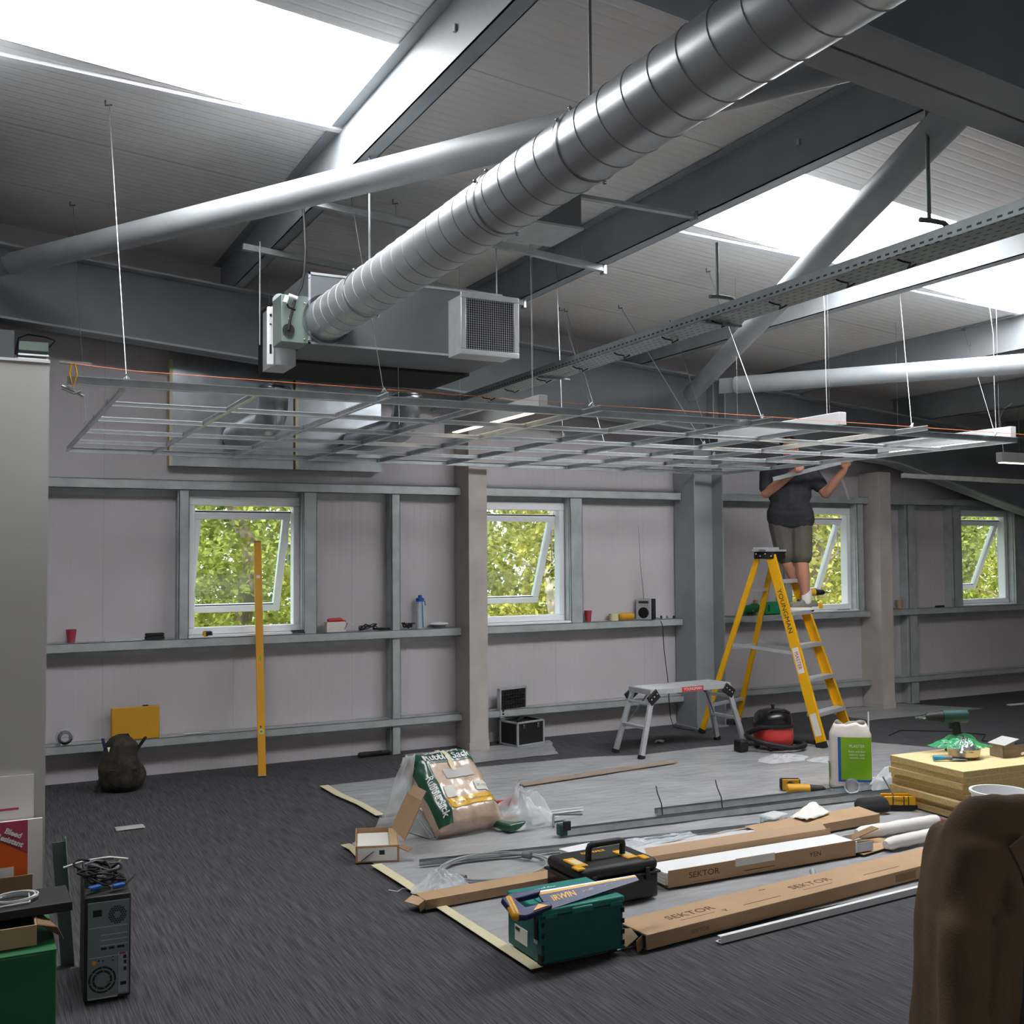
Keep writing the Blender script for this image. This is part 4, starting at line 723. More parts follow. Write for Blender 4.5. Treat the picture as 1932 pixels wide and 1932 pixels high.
t = T('tape_measure', 'round yellow and black tape measure on the tread behind the shoes', 'tape measure', (7.20, 7.66, 1.168), 30); G().lathe([(0, 0), (.036, 0), (.04, .01), (.04, .04), (.036, .05), (0, .05)], 18).obj('body', 'yellow', t, 40); G().lathe([(0, 0), (.022, 0), (.022, .004), (0, .004)], 16, (0, 0, .05)).obj('hub', 'black', t, 40)
tag(place(G().prism([(-.1, 0, 0), (.02, -.01, 0), (.12, 0, 0), (.1, .02, 0), (.0, .03, 0)], (0, 0, .02)).obj('scraper', 'dgreen', None, bev=.003), (8.45, 8.62, ZS), 6), 'dark green scraper lying under the window behind the man', 'scraper')
tag(place(G().prism([(-.08, 0, 0), (.02, -.015, 0), (.08, 0, 0), (.05, .02, 0), (-.03, .02, 0)], (0, 0, .02)).obj('pliers', 'black', None, bev=.003), (9.95, 8.63, ZS), 0), 'black pliers lying left of the far right window', 'pliers')
tag(place(G().grid(8, 4, lambda u, v: (u*.2-.1, v*.05, .01+.012*abs(nz(u*5, v*4)))).obj('paper_scrap', 'paper', None, 60, solid=.002), (1.62, 8.60, .305), 2), 'crumpled paper scrap on the low rail left of the spirit level', 'paper')
t = T('black_bag', 'flat black strap bag on the carpet against the wall', 'bag', (3.08, 8.6, 0)); g = G(); g.caps((-.12, 0, .025), (.14, 0, .025), .024, .02); g.caps((.0, -.02, .03), (.06, -.02, .035), .02, .018); g.organic('bag', 'bagdark', t, .009, 2)
t = T('white_cable', 'white cable scrap on the carpet under the step platform', 'cable', (5.55, 7.95, .006)); G().tube([(-.04, 0, .006), (0, .02, .012), (.03, -.02, .006), (.06, .01, .006), (.02, .03, .012)], .007, 6).obj('cable', 'white', t, 60)
tag(G().tube([(7.6, 7.2, .006), (7.9, 7.35, .006), (8.25, 7.1, .006), (8.4, 6.8, .006), (8.1, 6.6, .006), (8.3, 6.2, .006), (8.9, 5.9, .006)], .005, 6).obj('extension_cable', 'black', None, 60), 'black cable snaking over the carpet behind the plaster bag', 'cable')
tag(G().bar((10.2, 7.95, .01), (11.6, 7.85, .01), .05, .012).obj('floor_strip', 'white', None), 'white strip lying on the carpet at the far right', 'strip')
# ------------------------------------------------------------------ man on the ladder
t = T('person', 'man in dark t-shirt and olive shorts on the ladder holding a metal strip', 'person', (6.905, 7.70, 1.166), -42.5)
# local frame: x to the right of the picture, y away from the camera, z up from the tread
b = G(); c = b.caps
c((0, 0, 1.36), (.0, -.01, 1.42), .058, .054); b.ball((.0, -.01, 1.525), (.076, .092, .105), 16, 12); b.ball((.0, -.045, 1.475), (.055, .055, .06)); b.ball((.0, -.112, 1.50), (.015, .022, .022)); b.ball((.0, -.09, 1.545), (.05, .02, .015)); b.ball((-.077, .005, 1.505), (.014, .024, .032)); b.ball((.077, .005, 1.505), (.014, .024, .032))
c((-.09, 0, 1.22), (.09, 0, 1.22), .125, .125); c((-.17, 0, 1.29), (.16, 0, 1.29), .07, .07); c((-.05, 0, .98), (.05, 0, .98), .115, .115); c((0, 0, 1.0), (0, 0, 1.25), .14, .15); c((-.08, 0, .87), (.08, 0, .87), .105, .105)
# right arm (picture left): bent across the chest; left arm raised to the strip
RS, RE, RH = (-.20, .0, 1.285), (-.215, -.06, 1.10), (.045, -.245, 1.275); LS, LE, LH = (.19, .0, 1.285), (.325, -.05, 1.085), (.485, -.22, 1.28)
c(RS, RE, .062, .050); c(RE, lerp(RE, RH, .35), .050, .048); c(lerp(RE, RH, .35), RH, .048, .032); c(LS, LE, .062, .048); c(LE, lerp(LE, LH, .35), .048, .047); c(lerp(LE, LH, .35), LH, .047, .031)
# legs
RK, RA, LK, LA = (-.03, -.03, .43), (.14, .10, .10), (.10, -.08, .44), (.13, -.06, .10)
c((-.10, 0, .82), RK, .098, .062); c(RK, lerp(RK, RA, .35), .06, .064); c(lerp(RK, RA, .35), RA, .062, .038); c((.10, 0, .82), LK, .098, .062); c(LK, lerp(LK, LA, .35), .06, .064); c(lerp(LK, LA, .35), LA, .062, .038)
c(RA, (.12, .09, .06), .034, .026); c(LA, (.09, -.07, .06), .034, .026)
# hands: palm, four fingers curled round the strip, thumb
SA, SB = Vv((-.145, -.285, 1.215)), Vv((.56, -.285, 1.375)); sdir = (SB-SA).normalized()
def hand(wrist, centre, below):
    w = Vv(wrist); p = Vv(centre); k = -1 if below else 1
    pc = p+Vv((0, .022, .032*-k if False else -.030 if below else .030)); b.caps(w, pc, .030, .028, 10); b.caps(pc-sdir*.026, pc+sdir*.026, .024, .022, 10)
    for i, l in enumerate((.85, 1.0, .95, .75)):
        f0 = pc+sdir*(-.033+.022*i)+Vv((0, -.012, .012*k*-1 if below else .008)); f1 = f0+Vv((0, -.030*l, (.008 if below else .002))); f2 = f1+Vv((0, -.012*l, (.03 if below else -.03)*l)); f3 = f2+Vv((0, .014*l, (.02 if below else -.02)*l))
        b.caps(f0, f1, .0105, .010, 8); b.caps(f1, f2, .010, .009, 8); b.caps(f2, f3, .009, .008, 8)
    th = pc-sdir*.034 if not below else pc-sdir*.036; t1 = th+Vv((0, -.01, .02 if below else -.015))-sdir*.01; t2 = t1+Vv((0, -.03, .022 if below else -.014))+sdir*.012; b.caps(th, t1, .013, .012, 8); b.caps(t1, t2, .012, .009, 8)
hand(RH, SA+(SB-SA)*.34+Vv((0, 0, .012)), False); hand(LH, SA+(SB-SA)*.92, True)
body = b.organic('body', 'skin', t, .0085, 3)
g = G(); c = g.caps; c((-.09, 0, 1.215), (.09, 0, 1.215), .14, .14); c((-.19, 0, 1.285), (.18, 0, 1.285), .082, .082); c((0, 0, 1.0), (0, 0, 1.26), .158, .163); c((-.055, 0, 1.08), (.055, 0, 1.08), .145, .145); c((-.055, 0, .95), (.055, 0, .95), .143, .143); c((-.075, 0, .90), (.075, 0, .89), .143, .145); c((-.085, 0, .865), (.09, 0, .85), .132, .134); c((0, 0, 1.33), (0, 0, 1.352), .085, .07)
c(RS, lerp(RS, RE, .72), .080, .073); c(LS, lerp(LS, LE, .62), .080, .072); g.organic('t_shirt', 'shirt', t, .011, 4)
g = G(); c = g.caps; c((-.075, 0, .84), (.075, 0, .84), .116, .116); c((-.10, 0, .80), lerp((-.10, 0, .82), RK, .80), .106, .098); c((.10, 0, .80), lerp((.10, 0, .82), LK, .82), .106, .100); c((0, 0, .77), (0, 0, .80), .09, .1); g.organic('shorts', 'shorts', t, .011, 3)
g = G(); g.ball((0, .012, 1.555), (.086, .095, .088), 16, 12); g.ball((0, .05, 1.50), (.078, .06, .085)); g.ball((-.06, -.03, 1.575), (.03, .05, .03)); g.ball((.05, -.03, 1.58), (.035, .05, .03)); g.organic('hair', 'hair', t, .009, 3)
for sx in (-.028, .028): G().ball((sx, -.094, 1.525), (.011, .006, .007), 10, 6).obj('eye', 'black', t, 60)
G().tube([(-.022, -.100, 1.452), (0, -.106, 1.450), (.022, -.100, 1.452)], [.003, .006, .003], 6).obj('mouth', 'pink', t, 60)
def shoe(ankle, toe, heel):
    a, q, h = Vv(ankle), Vv(toe), Vv(heel); g = G(); g.caps(h, lerp(h, q, .5), .042, .045); g.caps(lerp(h, q, .5), q, .045, .036); g.caps((a.x, a.y, .085), lerp(h, q, .55), .046, .036)
    o = g.organic('shoe', 'shoe', t, .009, 3); g = G(); d = (q-h).normalized(); n_ = Vv((-d.y, d.x, 0)); A = []
    for k in range(20): an = 2*pi*k/20; m = lerp(h, q, .5); A.append((m+d*cos(an)*((q-h).length/2+.05)+n_*sin(an)*.046).to_tuple()[:2]+(.0,))
    g.prism(A, (0, 0, .026)); g.obj('sole', 'paper', o); G().tube([(lerp(h, q, .62)+n_*-.02)+Vv((0, 0, .045)), lerp(h, q, .62)+Vv((0, 0, .055)), (lerp(h, q, .62)+n_*.02)+Vv((0, 0, .045))], .006, 6).obj('lace', 'bagdark', o, 60)
    g = G(); g.caps((a.x, a.y, .08), (a.x, a.y, .165), .050, .046); g.organic('sock', 'sock', t, .009, 2)
shoe(LA, (.005, -.11, .042), (.15, -.05, .042)); shoe(RA, (.06, .06, .042), (.20, .11, .042))
M = t.matrix_world if False else TR(6.905, 7.70, 1.166) @ RZ(-42.5)
A_, B_ = M @ SA, M @ SB
tag(G().bar(A_, B_, .004, .036).bar(A_+Vv((0, 0, -.018)), B_+Vv((0, 0, -.018)), .03, .004).obj('metal_strip', 'zinc'), 'bright metal strip held in both hands by the man', 'strip')

# ------------------------------------------------------------------ right hand work area: bag, boards, bucket
t = T('plaster_bag', 'tall white and lime green plaster bag standing open in front of the ladder', 'bag', (5.70, 5.77, .014), -38)
def pf(u, v):
    a = 2*pi*u; w, d = .15, .085; e = .55; x = w*abs(cos(a))**e*(1 if cos(a) > 0 else -1); y = d*abs(sin(a))**e*(1 if sin(a) > 0 else -1); z = .44*v
    s_ = 1-.06*v+.02*nz(x*9, z*7+y*6, 1)-(.22*max(0, v-.86)/.14); z += (.035*nz(x*12, y*12, 1)+.015)*(v > .9); return (x*s_, y*s_, z)
G().grid(48, 20, pf).obj('sack', 'plasterbag', t, 50, solid=.003)
def front(u0, u1, z0, z1, m, name, dy=-.0035):
    def f(u, v):
        x = u0+(u1-u0)*u; z = z0+(z1-z0)*v; best = None
        q = abs(x)/(.155*(1-.06*z/.46)); q = min(.999, q); a = math.acos(q**(1/.55)); y = -.085*abs(sin(a))**.55*(1-.06*z/.46); return (x, y+dy+.003*nz(x*9, z*7, 1), z)
    return G().grid(10, 10, f).obj(name, m, t, 60)
G().lathe([(0, 0), (.1, 0), (.115, .012)], 24, (0, 0, .0), False).obj('torn_mouth', 'cardd', t, 50).matrix_local = TR(0, 0, .415) @ Matrix.Diagonal((1, .55, 1, 1))
front(-.075, .138, .06, .36, 'lgreen', 'green_print'); front(-.095, -.075, .045, .36, 'blue', 'blue_edge'); front(-.095, .138, .045, .06, 'blue', 'blue_edge')
for z, s_ in ((.30, .028), (.262, .02), (.24, .02), (.218, .02)): text('lettering', {.30: 'PLASTER', .262: 'finish and skim', .24: 'interior walls', .218: 'smooth coat'}[z], s_, 'paper', t, (.035, -.098, z), (radians(90), 0, 0))
G().box(-.150, -.055, .06, -.1495, .02, .16).obj('side_print', 'lgreen', t); G().box(-.153, -.055, .16, -.150, .03, .17).obj('side_print', 'blue', t)
t = T('cordless_driver', 'yellow and black cordless driver lying on its side on the sheet', 'drill', (5.30, 5.90, .05), -28, rot=(radians(90), 0, radians(-30))); drill_body(t, 'ybox', 'black', 1.08)
t = T('plastic_cup', 'clear plastic tub tipped over at the foot of the plaster bag', 'tub', (5.55, 5.62, .058), rot=(radians(80), 0, radians(-40))); G().lathe([(0, 0), (.038, 0), (.05, .09), (.053, .092), (.047, .088), (.036, .004)], 22, caps=False).obj('tub', 'bottle', t, 50); G().lathe([(0, .05), (.04, .05), (.04, .06), (0, .06)], 20).obj('content', 'cloth', t, 50)
t = T('sealant_tube', 'small white nozzle with red cap lying right of the plaster bag', 'nozzle', (5.92, 5.74, .034), -10); G().tube([(-.05, 0, .0), (.02, 0, .0), (.09, 0, -.005)], [.03, .022, .004], 14).obj('nozzle', 'white', t, 40); G().tube([(-.06, .0, .0), (-.04, 0, 0)], .026, 14).obj('cap', 'red', t, 40)
o = place(tag(G().grid(14, 8, lambda u, v: (u*.44-.22, v*.2-.1, .01+.16*sin(pi*u)**.7*sin(pi*v)**.5*(1+.25*nz(u*5, v*5)))).obj('plastic_bag', 'film', None, 60), 'big clear plastic bag lying between the plaster bag and the boards', 'plastic bag'), (5.92, 5.52, .012), -25)
t = T('mitre_box', 'yellow mitre box standing beside the black pouch with a thin rod in it', 'mitre box', (5.47, 5.12, .016), -30); g = G(); g.box(-.10, -.05, 0, .10, .05, .012); g.box(-.10, -.05, .012, .10, -.038, .085); g.box(-.10, .038, .012, .10, .05, .085); g.obj('box', 'yellow', t, bev=.003)
G().box(-.10, -.054, .0, .11, -.05, .03).obj('base_strip', 'rubber', t); 
for x in (-.05, .02, .05): G().box(x, -.052, .03, x+.006, -.049, .086).obj('slot', 'black', t)
G().tube([(.0, .0, .03), (-.09, .02, .2)], .005, 6).obj('rod', 'steeld', t, 60); text('lettering', 'STANLEY', .022, 'inkd', t, (-.0, -.0515, .058), (radians(90), 0, 0))
t = T('black_pouch', 'soft black tool pouch lying on the sheet beside the yellow mitre box', 'pouch', (5.24, 5.13, .014), -20); g = G(); g.caps((-.07, 0, .05), (.07, 0, .05), .045, .05); g.caps((-.09, -.03, .03), (.09, -.03, .03), .028, .03); g.organic('pouch', 'bagdark', t, .012, 2)
z = .014; rnd = random.Random(11)
lab = ['lowest yellow board of the stack, on the sheet', 'second yellow board from the bottom of the stack', 'third yellow board from the bottom of the stack', 'fourth yellow board from the bottom of the stack', 'fourth yellow board from the top of the stack', 'third yellow board from the top of the stack', 'second yellow board from the top of the stack', 'top yellow board of the stack, under the steel bowl']
offs = [(.0, .0, 0), (.03, .03, 1), (-.03, .01, -1), (.03, .02, 1), (.02, .03, 0), (-.02, .0, 1), (-.012, -.012, 1), (-.03, -.015, 0)]
for i in range(8):
    t = T('board', lab[i], 'board', (5.56+offs[i][0], 4.66+offs[i][1], z), -3+offs[i][2], 'stack of yellow boards'); h = .039
    G().box(0, 0, 0, .80, .62, h-.005).obj('core', 'boarde', t); G().box(-.001, -.001, h-.005, .801, .621, h).obj('face', 'board', t); z += h+.0005
ZB = z
t = T('steel_bowl', 'round steel bowl on the boards with a green and silver bag in it', 'bowl', (5.90, 4.95, ZB)); G().lathe([(0, 0), (.07, 0), (.098, .02), (.105, .065), (.108, .068), (.101, .066), (.09, .02), (0, .008)], 30, caps=False).obj('bowl', 'steelbowl', t, 40)
crinkle('foil_bag', 'crumpled silver and clear bag heaped inside the steel bowl', 5.90, 4.95, .105, .10, .095, 'silverfoil', 20, 7, ZB+.05, 'bag'); 
crinkle('green_bag', 'translucent green plastic bag spilling over the bowl rim', 5.90, 4.99, .20, .11, .085, 'filmg', -25, 3, ZB+.072, 'bag')
t = T('cordless_drill', 'dark green drill standing upright behind the steel bowl, chuck pointing left', 'drill', (6.02, 5.16, ZB), 160); drill_body(t, 'dgreen', 'black', 1.25)
t = T('trowel', 'small trowel with blue handle lying against the steel bowl', 'trowel', (5.72, 4.93, ZB+.006), -28); G().tube([(-.09, 0, .014), (-.02, 0, .014)], [.016, .013], 10).obj('handle', 'cyan', t, 40); G().tube([(-.02, 0, .014), (.03, 0, .014)], [.012, .014], 10).obj('ferrule', 'steeld', t, 40); G().prism([(.02, -.02, .006), (.12, -.03, .004), (.12, .03, .004), (.02, .02, .006)], (0, 0, .002)).obj('blade', 'steeld', t)
t = T('folded_carton', 'small torn grey carton with folded lid at the right edge of the boards', 'carton', (6.18, 4.86, ZB), -5); g = G(); g.box(-.06, -.05, 0, .16, -.045, .08); g.box(-.06, -.05, 0, -.055, .06, .08); g.box(-.06, .06, 0, .16, .065, .08); g.obj('walls', 'wood', t); G().bar((-.07, .0, .085), (.06, .0, .12), .14, .004, (0, 0, 1)).obj('lid', 'cloth', t); G().tube([(.05, -.1, .03), (.15, -.1, .03)], .01, 8).obj('white_end', 'paper', t, 60)
tag(place(G().box(-.05, -.005, 0, .05, .005, .012).obj('red_pencil', 'red', None, bev=.002), (5.42, 4.76, .016), -40), 'red marker lying at the foot of the board stack', 'pencil')
t = T('bucket', 'white bucket standing in front of the board stack behind the brown jacket', 'bucket', (5.32, 4.22, .014)); G().lathe([(0, 0), (.12, 0), (.155, .29), (.165, .292), (.165, .305), (.15, .305), (.118, .01), (0, .01)], 36, caps=False).obj('bucket', 'white', t, 40); G().tube([(.16*cos(a), .16*sin(a), .28-.12*sin(a)) for a in [pi*k/14 for k in range(15)]], .004, 6).obj('handle', 'alu', t, 60)

# ------------------------------------------------------------------ metal sections and scraps on the sheet
def section(a, b, n, label, prof='tee', m='zinc'):
    a = Vv(a); b = Vv(b); L_ = (b-a).length; t = T('metal_section', label, 'metal section', a, math.degrees(atan2(b.y-a.y, b.x-a.x)), 'loose metal sections'); g = G()
    if prof == 'chan': g.box(0, -.025, 0, L_, .025, .003); g.box(0, -.025, .003, L_, -.022, .036); g.box(0, .022, .003, L_, .025, .036)
    elif prof == 'tee': g.box(0, -.012, 0, L_, .012, .003); g.box(0, -.0015, .003, L_, .0015, .018); g.box(0, -.004, .016, L_, .004, .020)
    elif prof == 'flat': g.box(0, -.05, 0, L_, .05, .006)
    g.obj('section', m, t); return t
section((2.20, 5.42, .016), (4.75, 5.06, .016), 1, 'long thin metal tee lying nearest, running from the sheet edge', 'tee')
section((2.22, 5.47, .016), (4.8, 5.13, .016), 1, 'long thin metal tee lying just behind the nearest one', 'tee')
t = section((3.17, 5.60, .016), (5.95, 5.40, .016), 1, 'metal channel with a black clamp on its left end', 'chan'); G().box(-.0, -.03, .0, .05, .03, .065).obj('end_clamp', 'dgreen', t, bev=.004); G().box(.02, -.035, .03, .07, -.02, .085).obj('end_clamp', 'bagdark', t, bev=.004)
section((3.98, 5.74, .016), (6.0, 5.60, .016), 1, 'metal channel lying behind, tied with black cable ties', 'chan')
for x, y in ((4.0, 5.74), (4.45, 5.70)): tag(G().tube([(x, y-.04, .02), (x-.005, y-.035, .09), (x-.01, y, .15), (x+.0, y+.03, .19)], .004, 5).obj('cable_tie', 'black', None, 60), 'black cable tie standing up %s on the rear channel' % ('from the left end' if x < 4.2 else 'further right'), 'cable tie')
section((3.62, 6.95, .014), (5.10, 7.12, .014), 1, 'flat grey board strip lying at the back near the step platform', 'flat', 'wood')
section((2.95, 6.12, .014), (3.63, 6.08, .014), 1, 'short white plastic strip right of the rubble sack pack', 'tee', 'white')
section((2.9, 5.92, .014), (3.40, 5.96, .014), 1, 'short wide grey metal strip right of the rubble sack pack', 'flat', 'galv')
t = T('metal_bracket', 'thin bent metal angle lying left of the channel end', 'bracket', (3.36, 5.90, .014), 0); G().tube([(-.12, -.12, .005), (-.02, .06, .03), (.18, .04, .012)], .007, 6).obj('bracket', 'steeld', t, 60)
t = T('wire_coil', 'wide flat coil of grey wire lying on the sheet', 'wire coil', (2.53, 5.155, .018)); rnd = random.Random(4); P = []
for k in range(241): a = 2*pi*k/40; r_ = .275+.012*sin(a*.37)+.004*(k/40); P.append((r_*1.05*cos(a)+.006*sin(a*2.1), r_*.84*sin(a), .008+.012*abs(sin(a*.41+k*.002))))
G().tube(P, .0045, 6).obj('wire', 'steel', t, 60); g = G()
for a in (200, 20): g.tube([(.275*cos(radians(a+k)), .235*sin(radians(a+k)), .018) for k in range(0, 13, 4)], .02, 8)
g.obj('binding', 'steeld', t, 60)
t = T('screw_tub', 'clear tub of dark screws with orange label by the metal sections', 'tub', (4.40, 5.10, .016), 14); G().box(-.075, -.05, 0, .075, .05, .075).obj('tub', 'filmc', t, bev=.006); G().box(-.07, -.045, .002, .07, .045, .045).obj('screws', 'steeld', t); G().box(-.079, -.054, .076, .079, .054, .09).obj('lid', 'film', t, bev=.005); G().box(-.072, -.053, .006, .0, -.051, .062).obj('label', 'inkd', t); G().box(-.052, -.0545, .008, -.018, -.053, .058).obj('label', 'orange', t)
tag(place(G().box(-.05, -.015, 0, .05, .015, .012).box(.05, -.01, .002, .062, .01, .010).obj('metal_clip', 'chrome', None), (4.66, 5.06, .016), 15), 'shiny little metal clip right of the screw tub', 'clip')
o = place(tag(G().grid(14, 8, lambda u, v: (u*.62-.31, v*.24-.12, .012+.035*abs(nz(u*4, v*4))+.05*max(0, u-.8)*sin(pi*v))).obj('plastic_tray', 'filmc', None, 60, solid=.003), 'clear plastic sleeve lying in front of the screw tub', 'sleeve'), (3.55, 5.16, .012), -4)
t = T('rubble_sack_pack', 'big plump pack of rubble sacks propped up beside the open cardboard box', 'sack', (2.73, 5.93, .012))
ex = Vv((.985, .17, 0)).normalized(); ey = Vv((-.30, .70, .66)).normalized(); ez = ex.cross(ey).normalized(); ey = ez.cross(ex)
t.rotation_euler = Matrix(((ex.x, ey.x, ez.x), (ex.y, ey.y, ez.y), (ex.z, ey.z, ez.z))).to_euler(); PW, PL, PT = .46, .56, .15
def pk(x0, x1, y0, y1, o_):
    def f(u, v):
        x = x0+(x1-x0)*u; y = y0+(y1-y0)*v; a = min(1, (1-abs(2*x/PW))*3.2); b_ = min(1, (1-abs(2*y/PL-1))*3.2); a = max(0, a); b_ = max(0, b_)
        return (x, y, PT*(.42+.58*a**.45*b_**.45)+o_+.018*nz(x*7, y*9, 1)+.008*nz(x*25, y*8, 1))
    return f
G().grid(30, 36, pk(-PW/2, PW/2, 0, PL, 0)).obj('top_face', 'kraft', t, 70)
g = G(); f0 = pk(-PW/2, PW/2, 0, PL, 0); n_ = 30
edge = [(u/n_, 0) for u in range(n_)]+[(1, v/n_) for v in range(n_)]+[(1-u/n_, 1) for u in range(n_)]+[(0, 1-v/n_) for v in range(n_)]
top_ = [f0(*e) for e in edge]; vs = top_+[(p[0]*1.0, p[1], .0) for p in top_]; k_ = len(edge); g.add(vs, [(i, i+k_, (i+1) % k_+k_, (i+1) % k_) for i in range(k_)]+[tuple(range(k_, 2*k_))]); g.obj('sides', 'kraft', t, 60)
G().grid(24, 8, pk(-PW/2, PW/2, PL-.13, PL, .004)).obj('green_band', 'sackgreen', t, 70); G().grid(8, 24, pk(-PW/2, -PW/2+.085, .02, PL-.12, .004)).obj('green_band', 'sackgreen', t, 70); G().grid(20, 6, pk(-PW/2+.09, PW/2, .10, .165, .005)).obj('yellow_band', 'sackyel', t, 70); G().grid(6, 6, pk(.09, .20, .19, .25, .006)).obj('white_label', 'paper', t, 70); G().grid(6, 6, pk(-.13, -.06, .17, .25, .006)).obj('white_label', 'paper', t, 70)
G().grid(8, 6, pk(-.07, .13, .30, .375, .005)).obj('handle_patch', 'cloth', t, 70); G().grid(4, 10, pk(.0, .035, .36, .58, .008)).obj('tape_strip', 'tape', t, 70)
def wrap_text(body, size, m, x, y, ang, off=.0095, bold=0, sx=1):
    o = text('lettering', body, size, m, t, (0, 0, 0), ext=0, bold=bold); f = pk(-1, 1, -1, 1, off); c_, s_ = cos(radians(ang)), sin(radians(ang))
    for v in o.data.vertices:
        px, py = v.co.x*sx, v.co.y; X, Y = x+c_*px-s_*py, y+s_*px+c_*py; v.co = f((X+1)/2, (Y+1)/2)
wrap_text('Heavy Duty', .05, 'white', 0, PL-.035, 0, bold=.001); wrap_text('Rubble Sack', .07, 'white', 0, PL-.092, 0, bold=.0012)
wrap_text('Rubble Sack', .058, 'white', -PW/2+.045, .20, -90, bold=.001); wrap_text('One used 7 trade & heavy materials', .02, 'inkd', .045, .132, 0, .0105); wrap_text('20 sacks', .026, 'sackgreen', .145, .22, 0, .0105)
t = T('plastic_folds', 'grey pleated plastic folds tucked under the rubble sack pack', 'plastic folds', (2.42, 6.06, .012), 10); g = G()
for k in range(7): g.prism([(0, .1, .0), (.02+.035*k, -.16+.012*k, .0), (.03+.035*k, -.15+.012*k, .0), (.03, .1, .16)], (.004, .004, .004))
g.obj('fold', 'galv', t)
crinkle('clear_bag', 'clear plastic bag with red and white packets right of the rubble sacks', 3.13, 6.02, .26, .2, .24, 'film', 20, 4)
t = T('sack_packet', 'green and yellow packet lying at the right side of the sack pack', 'packet', (3.02, 5.90, .012), 15); G().box(-.10, -.08, 0, .09, .08, .05).obj('packet', 'sackgreen', t, bev=.012); G().box(-.10, .06, .04, .09, .083, .056).obj('yellow_edge', 'sackyel', t); G().ball((.0, -.0, .05), (.014, .014, .004)).obj('dot', 'sackyel', t, 60)
tag(place(G().box(-.07, -.02, 0, .07, .02, .04).obj('red_packet', 'red', None, bev=.008), (3.08, 6.10, .10), 10), 'red packet seen inside the clear bag', 'packet')
# open cardboard box with hinged lid
t = T('open_carton', 'small open brown carton holding white tiles, lid folded back, at sheet edge', 'carton', (1.92, 5.66, .008), -19); w, l, h = .24, .40, .09
g = G(); g.box(0, 0, 0, w, l, .004); g.box(0, 0, .004, w, .005, h); g.box(0, l-.005, .004, w, l, h); g.box(0, .005, .004, .005, l-.005, h); g.box(w-.005, .005, .004, w, l-.005, h); g.obj('tray', 'card', t)
G().box(.012, -.0015, .008, w-.012, 0, h-.012).obj('white_label', 'paper', t); G().box(.13, -.0025, .04, .16, -.0015, .065).obj('print', 'inkd', t); G().bar((.03, -.003, .01), (.10, -.003, .06), .004, .003).obj('print', 'inkd', t)
G().box(.008, .03, .006, w-.05, l-.02, .065).obj('white_tiles', 'paper', t, bev=.003); G().box(w-.05, .006, .05, w-.006, l-.006, .085).obj('inner_flap', 'cardi', t)
lid = G().bar((w+.002, l/2+.04, h), (w+.10, l/2+.06, h+.20), l*.80, .005).obj('lid', 'card', t)
G().bar((w+.10, l/2+.06, h+.20), (w+.13, l/2+.07, h+.25), l*.5, .004).obj('lid_flap', 'cardi', t); G().bar((w+.002, .02, h-.01), (w+.06, -.01, h-.03), .06, .004).obj('side_flap', 'cardd', t)
o = place(tag(G().grid(10, 14, lambda u, v: ((u-.5)*(.22-.12*v)+.10*v, .02*nz(u*3, v*4), .34*v+.02*nz(u*6, v*3))).obj('plastic_bag', 'film', None, 60, solid=.004), 'peaked milky plastic bag standing up behind the open carton lid', 'plastic bag'), (2.33, 6.10, .13), 20)
crinkle('plastic_bag', 'crumpled clear plastic bag lying on the tape by the brown tube box', 2.16, 5.02, .17, .13, .09, 'film', 15, 9)
t = T('cardboard_tube', 'long flattened brown cardboard box end sticking out behind the teal box', 'carton', (1.955, 4.80, .016), 2); L_ = 1.2
g = G(); g.box(0, -.06, 0, L_, .06, .003); g.box(0, -.06, .003, L_, -.057, .042); g.box(0, .057, .003, L_, .06, .042); g.box(.0, -.06, .042, L_, .06, .045); g.obj('carton', 'card', t); G().bar((0, 0, .043), (-.05, -.02, .025), .11, .003).obj('end_flap', 'cardi', t); G().bar((0, -.058, .03), (-.04, -.075, .018), .003, .036).obj('end_flap', 'cardd', t)

# ------------------------------------------------------------------ tool boxes
t = T('teal_tool_box', 'teal stacking tool box in front with a blue hand saw on top', 'tool box', (2.105, 3.86, .01), 1); w, d, h = .40, .30, .205
G().box(0, 0, .012, w, d, h).obj('body', 'teal', t, bev=.008)
o = G().box(-.004, -.004, h, w+.004, d+.004, h+.03).obj('lid', 'tealb', t, bev=.007); G().box(.04, .05, h+.03, w-.04, d-.06, h+.034).obj('lid_recess', 'tealb', o, bev=.003)
G().box(.13, .13, h+.034, .29, .15, h+.05).obj('lid_handle', 'teal', o, bev=.005); text('lettering', 'makita', .042, 'white', o, (.16, .245, h+.0305), (0, 0, 0), bold=.0014)
G().box(.14, -.014, h-.005, .24, -.002, h+.022).obj('latch', 'tealb', t, bev=.006); G().box(.012, -.008, h-.006, .07, 0, h+.012).obj('clip', 'tealb', t, bev=.003); G().box(.33, -.008, h-.006, .388, 0, h+.012).obj('clip', 'tealb', t, bev=.003)
for y in (.03, ): G().box(-.007, y, h-.10, -.001, y+.028, h-.01).obj('side_slot', 'rubber', t, bev=.003); G().box(-.006, y, h-.115, .0, y+.03, h-.10).obj('side_clip', 'alu', t)
G().box(-.004, .0, .012, .0, .03, .05).obj('side_slot', 'rubber', t)
for k in range(4): G().box(-.003, -.003, .03+.045*k, .01, .0, .05+.045*k).obj('edge_notch', 'rubber', t); G().box(w-.012, -.003, .03+.045*k, w+.003, .0, .05+.045*k).obj('edge_notch', 'rubber', t)
o = G().box(-.003, .12, .05, -.0, .23, .115).obj('sticker', 'paper', t); G().box(-.0045, .185, .095, -.003, .222, .108).obj('print', 'inkd', o)
